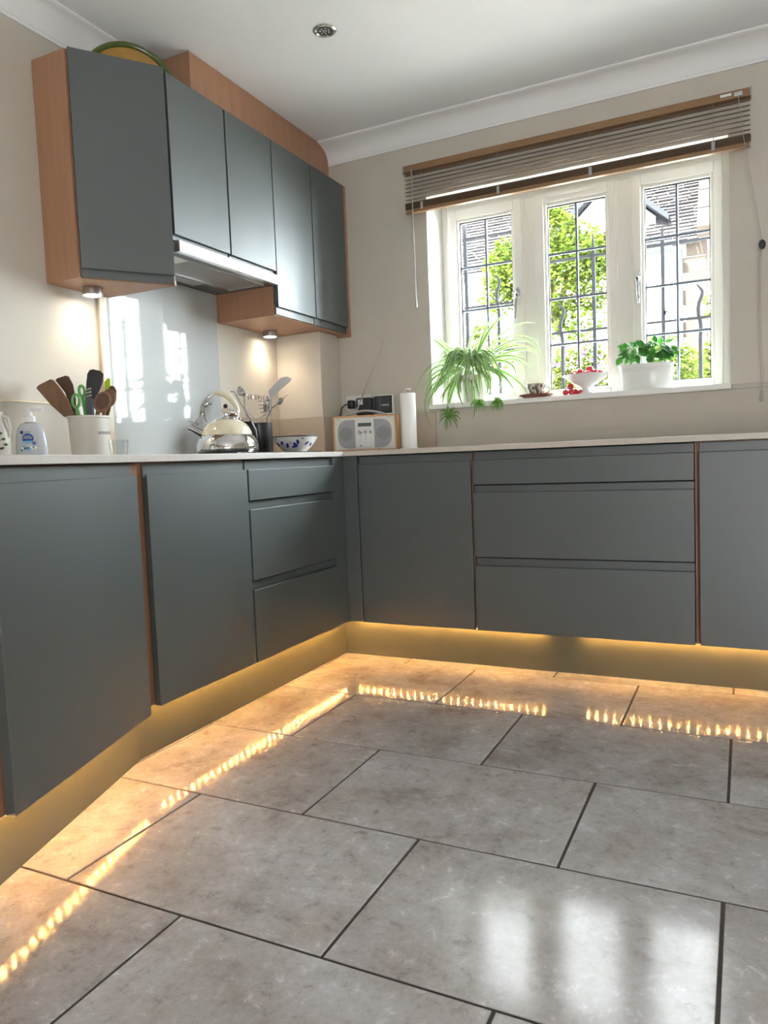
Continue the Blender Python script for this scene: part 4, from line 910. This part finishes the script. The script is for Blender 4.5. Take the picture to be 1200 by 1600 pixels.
# ------------------------------------------------------------------ basil planter
bs = un(1010, 604, 'y', .085); bs = Vector((bs.x, .085, SZ))
c = thing('basil_planter', 'oblong white planter of bright green basil on the window sill', 'plant', bs)
pp = [(0, 0), (.101, 0), (.104, .003), (.109, .060), (.1105, .084), (.1125, .086), (.1110, .089), (.1120, .095), (.114, .097), (.1125, .100), (.1140, .108), (.1185, .112), (.1185, .118), (.114, .118), (.110, .100), (0, .098)]
mb().lathe(pp, bs, 64, sy=.55).build('planter', 'planter_white', c)
mb().lathe([(0, .095), (.108, .095), (.08, .103), (0, .105)], bs, 32, sy=.5).build('soil', 'soil', c)
def basil_leaf(p, dirv, nrm, ln, wd):
    dirv = dirv.normalized(); sd_ = dirv.cross(nrm).normalized(); nn = sd_.cross(dirv).normalized(); b = mb(); n = 7
    for k in range(n + 1):
        t = k / n; ww = wd * math.sin(math.pi * min(.98, t ** .8)) + .0006; bend = -ln * .35 * t * t
        q_ = p + dirv * ln * t + nn * bend
        b.v += [q_ - sd_ * ww - nn * ww * .45, q_ - sd_ * ww * .5 + nn * ww * .12, q_ - nn * ww * .08, q_ + sd_ * ww * .5 + nn * ww * .12, q_ + sd_ * ww - nn * ww * .45]
    for k in range(n):
        for j in range(4): b.f.append([k * 5 + j, k * 5 + j + 1, k * 5 + j + 6, k * 5 + j + 5]); b.mi.append(0)
    return b.build('leaf', 'basil_green', c, smooth=80)
U6 = lambda a, e, y: un(800 + a / 3, 480 + e / 3, 'y', y)
for (cu_, cv_, ru, rv, n_) in ((560, 205, 58, 46, 34), (690, 198, 76, 50, 60)):
    for k in range(n_):
        g = random.uniform(0, 2 * math.pi); q_ = math.sqrt(random.random()); yy = .085 + random.uniform(-.05, .045)
        top = U6(cu_ + math.cos(g) * ru * q_ * .8, cv_ + math.sin(g) * rv * q_ * .7 - 8, yy)
        out_ = Vector((math.cos(g) * .8 + random.uniform(-.3, .3), random.uniform(-1, .5), -.25 - .5 * math.sin(g) + random.uniform(-.2, .3)))
        basil_leaf(top, out_, Vector((random.uniform(-.3, .3), -.55, .8)), random.uniform(.026, .042), random.uniform(.011, .0165))
        if k % 3 == 0: mb().tube([Vector((bs.x + (top.x - bs.x) * .7, .085 + (yy - .085) * .4, SZ + .10)), top], .0014, 5).build('stem', 'stem_green', c)
for (a_, e_, dx_) in ((512, 245, -.5), (530, 180, -.4), (645, 235, .1), (720, 215, .2), (755, 200, .6), (600, 165, .3)):
    basil_leaf(U6(a_, e_ - 12, .045), Vector((dx_, -.5, -.7)), Vector((.1, -.6, .6)), .040, .016)

# butterfly ornament on the right hand pane
bo = un(1040, 489, 'y', .2125)
c = thing('butterfly_ornament', 'tiny blue butterfly ornament stuck on the right hand window pane', 'ornament', bo)
for sx_, sz_, w_, h_ in ((-1, 1, .010, .014), (1, 1, .010, .014), (-1, -1, .008, .009), (1, -1, .008, .009)):
    mb().ext([bo + Vector((sx_ * a_ * w_, -.002, sz_ * b_ * h_)) for a_, b_ in ((0, 0), (.3, .9), (.8, 1), (1, .6), (.6, .1))], (0, .0012, 0)).build('wing', 'slate_dark', c)
mb().tube([bo + Vector((0, -.0016, -.008)), bo + Vector((0, -.0016, .010))], .0014, 6).build('body', 'iron', c)

# ------------------------------------------------------------------ outside: iron railings
RYL = .55
def railing(label, uprights, rails, zb0):
    xs = [un(u, 450, 'y', RYL).x for u, *_ in uprights]
    c = thing('iron_railing', label, 'railing', (sum(xs) / len(xs), RYL, zb0))
    for z, x0, x1 in rails: mb().box(x0, x1, RYL - .006, RYL + .006, z - .006, z + .006).build('rail', 'iron', c, bev=.001)
    for (u, kind, vt) in uprights:
        x = un(u, 450, 'y', RYL).x; zt = un(u, vt, 'y', RYL).z
        if kind == 's':
            mb().box(x - .0085, x + .0085, RYL - .0085, RYL + .0085, zb0, zt - .115).add([(x - .0095, RYL - .0095, zt - .115), (x + .0095, RYL - .0095, zt - .115), (x + .0095, RYL + .0095, zt - .115), (x - .0095, RYL + .0095, zt - .115), (x, RYL, zt)], [(0, 1, 4), (1, 2, 4), (2, 3, 4), (3, 0, 4), (3, 2, 1, 0)]).build('spear_bar', 'iron', c)
        else:
            P = [(x - .012, zt), (x - .010, zt - .008), (x - .002, zt - .018), (x + .008, zt - .032), (x + .011, zt - .045), (x + .006, zt - .065), (x - .004, zt - .090), (x - .009, zt - .118), (x - .007, zt - .150), (x + .001, zt - .185), (x + .003, zt - .22), (x, zt - .26), (x, zb0)]
            mb().tube([(a_, RYL, b_) for a_, b_ in P], [.0025, .004, .0055, .007, .008, .009, .0095, .0095, .0095, .0095, .0095, .0095, .0095], 8).build('wavy_bar', 'iron', c)
    return c
zA, zB2 = un(1060, 379, 'y', RYL).z, un(1060, 500, 'y', RYL).z
xa = un(834, 450, 'y', RYL).x
railing('black iron railing with spear and wavy bars outside the middle and right panes', [(877, 'w', 473), (928, 's', 358), (982, 's', 350), (1036, 's', 343), (1094, 'w', 443), (1150, 's', 335)], [(zA, xa, 2.35), (zB2, xa, 2.35)], -.2)
zA, zB2 = un(760, 369, 'y', RYL).z, un(765, 477, 'y', RYL).z
railing('black iron railing set higher outside the left hand pane', [(680, 'w', 440), (729, 's', 270), (778, 'w', 428), (828, 's', 260)], [(zA, .42, xa - .02), (zB2, .42, xa - .02)], -.2)

# ------------------------------------------------------------------ outside: ground, house, tree, shrubs
structure(mb().box(-30, 30, .3, 60, -.35, -.2).build('ground', 'paving'))
HY = 10.0
cr = un(1103, 372, 'y', HY); XRt = cr.x; ZE = cr.z
hs = thing('stone_house', 'white rendered house with stone quoins and stone tiled roof across the road', 'house', (XRt - 4, HY, -.2))
mb().box(XRt - 11, XRt, HY, HY + 7, -.2, ZE).add([(XRt, HY, ZE), (XRt, HY + 7, ZE), (XRt, HY + 3.5, ZE + 4.2), (XRt - 11, HY, ZE), (XRt - 11, HY + 7, ZE), (XRt - 11, HY + 3.5, ZE + 4.2)], [(0, 1, 2), (3, 5, 4), (0, 2, 5, 3), (1, 4, 5, 2), (0, 3, 4, 1)]).build('wall', 'house_render', hs)
b = mb(); up_ = Vector((0, 3.5, 4.2)); Ls = up_.length; up_.normalize(); nn = Vector((0, -up_.z, up_.y)); rw = 60
for r_ in range(rw):
    x = XRt - 11 - random.uniform(0, .2); hgt = Ls / rw
    while x < XRt - .12:
        w_ = random.uniform(.16, .30); x2 = min(x + w_, XRt - .10)
        p0 = Vector((x, HY - .12, ZE - .08)) + up_ * hgt * r_; lift = nn * random.uniform(.028, .045); lo = nn * .006
        q0, q1 = p0 + lift, p0 + Vector((x2 - x - .012, 0, 0)) + lift
        o0 = p0 + up_ * hgt * 1.15 + lo; o1 = o0 + Vector((x2 - x - .012, 0, 0))
        n0 = p0; n1 = p0 + Vector((x2 - x - .012, 0, 0))
        b.add([q0, q1, o1, o0, n0, n1], [(0, 1, 2, 3), (4, 5, 1, 0)]); x = x2
rt_ = b.build('roof_tiles', 'roof_stone', hs, smooth=0); rt_['kind'] = 'stuff'
for k in range(11):
    p0 = Vector((XRt - .12, HY - .16, ZE - .02)) + up_ * (Ls / 11 * k); l_ = up_ * (Ls / 11 - .02)
    mb().ext([p0, p0 + Vector((.34, 0, 0)), p0 + Vector((.34, 0, 0)) + nn * .22, p0 + nn * .22], l_).build('coping_stone', 'quoin_stone', hs, bev=.01)
nq = 17; qh = (ZE + .2) / nq
for k in range(nq):
    l_ = .42 if k % 2 else .30
    mb().box(XRt - l_, XRt + .015, HY - .02, HY + .3, -.2 + qh * k + .006, -.2 + qh * (k + 1) - .006).build('quoin', 'quoin_stone', hs, bev=.008)
mb().tube([(XRt - 11, HY - .16, ZE - .12), (XRt - .5, HY - .16, ZE - .12)], .055, 8).build('gutter', 'pale_green_pipe', hs)
gx = un(1063, 450, 'y', HY - .08).x; mb().tube([(gx, HY - .16, ZE - .15), (gx, HY - .07, ZE - .45), (gx, HY - .07, -.1)], .045, 8).build('downpipe', 'pale_green_pipe', hs)
# dormer
d1 = un(1024, 345, 'y', HY + .3).x; d0 = d1 - 1.5; dz = un(1024, 338, 'y', HY + .3).z
mb().box(d0, d1, HY + .3, HY + 2.5, ZE, dz).add([(d0, HY + .3, dz), (d1, HY + .3, dz), ((d0 + d1) / 2, HY + .3, dz + .7), (d0, HY + 2.5, dz), (d1, HY + 2.5, dz), ((d0 + d1) / 2, HY + 2.5, dz + .7)], [(0, 1, 2), (3, 5, 4), (0, 2, 5, 3), (1, 4, 5, 2)]).build('dormer_wall', 'house_render', hs)
m_ = (d0 + d1) / 2
for s_ in (-1, 1):
    ex = m_ + s_ * .98
    mb().ext([(m_, HY + .12, dz + .74), (ex, HY + .12, dz - .14), (ex, HY + .12, dz - .04), (m_, HY + .12, dz + .86)], (0, 2.3, 0)).build('dormer_roof', 'slate_dark', hs)
def house_window(u0, v0, u1, v1, y):
    a_ = un(u0, v1, 'y', y); b_ = un(u1, v0, 'y', y)
    fr_ = mb(); t_ = .06; fr_.box(a_.x, a_.x + t_, y - .03, y + .05, a_.z, b_.z).box(b_.x - t_, b_.x, y - .03, y + .05, a_.z, b_.z).box(a_.x + t_, b_.x - t_, y - .03, y + .05, a_.z, a_.z + t_).box(a_.x + t_, b_.x - t_, y - .03, y + .05, b_.z - t_, b_.z)
    f_ = fr_.build('window', 'white_paint', hs); mb().box(a_.x + t_, b_.x - t_, y - .008, y + .02, a_.z + t_, b_.z - t_).build('pane', 'outdoor_glass', f_)
house_window(1000, 348, 1013, 376, HY + .3); house_window(994, 398, 1014, 442, HY); house_window(740, 470, 770, 520, HY)

def cloud(b, blobs, n, size, y, seed, flat=.6):
    rnd = random.Random(seed); tot = sum(r * r for *_, r in blobs)
    for (u, v, r) in blobs:
        ce = un(u, v, 'y', y); s_ = FPX / ((ce - CAM).dot(FW)); rad = r / s_
        for k in range(int(n * r * r / tot)):
            while True:
                d = Vector((rnd.uniform(-1, 1), rnd.uniform(-1, 1), rnd.uniform(-1, 1)))
                if .25 < d.length < 1: break
            p = ce + Vector((d.x * rad, d.y * rad * flat, d.z * rad)); sz = size * rnd.uniform(.6, 1.25)
            q_ = Matrix.Rotation(rnd.uniform(0, 6.28), 3, 'Z') @ Matrix.Rotation(rnd.uniform(-.9, .9), 3, 'X') @ Matrix.Rotation(rnd.uniform(-.9, .9), 3, 'Y')
            vs = [(-.5, 0, 0), (-.15, -.32, .06), (.5, 0, -.05), (-.15, .32, .06)]
            b.add([p + q_ @ Vector(a_) * sz for a_ in vs], [(0, 1, 2), (0, 2, 3)])
    return b
TY = 5.0; tb = un(872, 560, 'y', TY)
tr = thing('garden_tree', 'bright green leafy tree in front of the house, seen through left and middle panes', 'tree', (tb.x, TY, -.2))
cr_ = un(868, 470, 'y', TY)
mb().tube([(tb.x, TY, -.2), (tb.x - .03, TY, .7), (tb.x + .02, TY + .03, 1.5), (cr_.x, TY, cr_.z)], [.09, .07, .06, .045], 10).build('trunk', 'bark', tr)
for (u, v, r_) in ((905, 410, .028), (800, 430, .03), (845, 370, .028), (925, 470, .022), (780, 480, .02), (860, 345, .02)):
    e_ = un(u, v, 'y', TY + random.uniform(-.2, .2)); mb().tube([Vector((cr_.x, TY, cr_.z - .2)), Vector((cr_.x, TY, cr_.z)).lerp(e_, .5) + Vector((0, 0, .06)), e_], [r_ * 1.3, r_, .006], 7).build('branch', 'bark', tr)
fl = cloud(mb(), [(870, 365, 38), (905, 395, 52), (930, 445, 42), (868, 440, 60), (795, 425, 44), (778, 462, 34), (825, 440, 50), (905, 495, 40), (868, 332, 22), (845, 500, 42), (790, 400, 30), (940, 400, 34)], 8200, .066, TY, 3).build('foliage', 'tree_leaf', tr, smooth=0); fl['kind'] = 'stuff'
def shrub(name, label, blobs, n, size, y, mt, seed, petals=0):
    u, v, r = blobs[0]; g = un(u, v, 'y', y); r0 = thing(name, label, 'shrub', (g.x, y, -.2))
    f_ = cloud(mb(), blobs, n, size, y, seed, .8).build('foliage', mt, r0, smooth=0); f_['kind'] = 'stuff'
    mb().tube([(g.x, y, -.2), (g.x + .02, y, g.z * .6), (g.x, y, g.z)], [.03, .025, .01], 7).build('stem', 'bark', r0)
    rnd = random.Random(seed + 1); b = mb()
    for k in range(petals):
        u2, v2, r2 = rnd.choice(blobs); p = un(u2 + rnd.uniform(-r2, r2), v2 - rnd.uniform(-.2, 1) * r2, 'y', y - .25)
        b.lathe([(.002, -.008), (.014, 0), (.020, .012), (.004, .004)], p, 6, (rnd.uniform(-.4, .4), -1, .4))
    if petals: b.build('blossom', 'petal', r0)
    return r0
shrub('rounded_shrub', 'rounded yellow green shrub outside the right pane behind the basil', [(1035, 570, 46), (1015, 560, 36), (1065, 580, 40), (1000, 600, 40)], 2600, .045, 2.6, 'bush_leaf', 11)
shrub('rounded_shrub', 'loose green shrub at the right edge of the right pane', [(1112, 575, 34), (1120, 545, 22), (1104, 600, 34), (1108, 470, 10), (1112, 490, 12)], 1300, .04, 2.9, 'bush_leaf', 12)
shrub('flowering_shrub', 'green shrub with purple flowers outside the middle pane', [(905, 580, 42), (880, 575, 34), (940, 575, 36), (920, 555, 24), (860, 590, 34)], 2600, .035, 2.4, 'bush_leaf', 13, 13)
shrub('low_shrub', 'pale green shrub outside the left pane behind the spider plant', [(760, 540, 36), (735, 520, 24), (790, 560, 34), (725, 560, 30)], 1500, .045, 3.4, 'bush_leaf', 14)
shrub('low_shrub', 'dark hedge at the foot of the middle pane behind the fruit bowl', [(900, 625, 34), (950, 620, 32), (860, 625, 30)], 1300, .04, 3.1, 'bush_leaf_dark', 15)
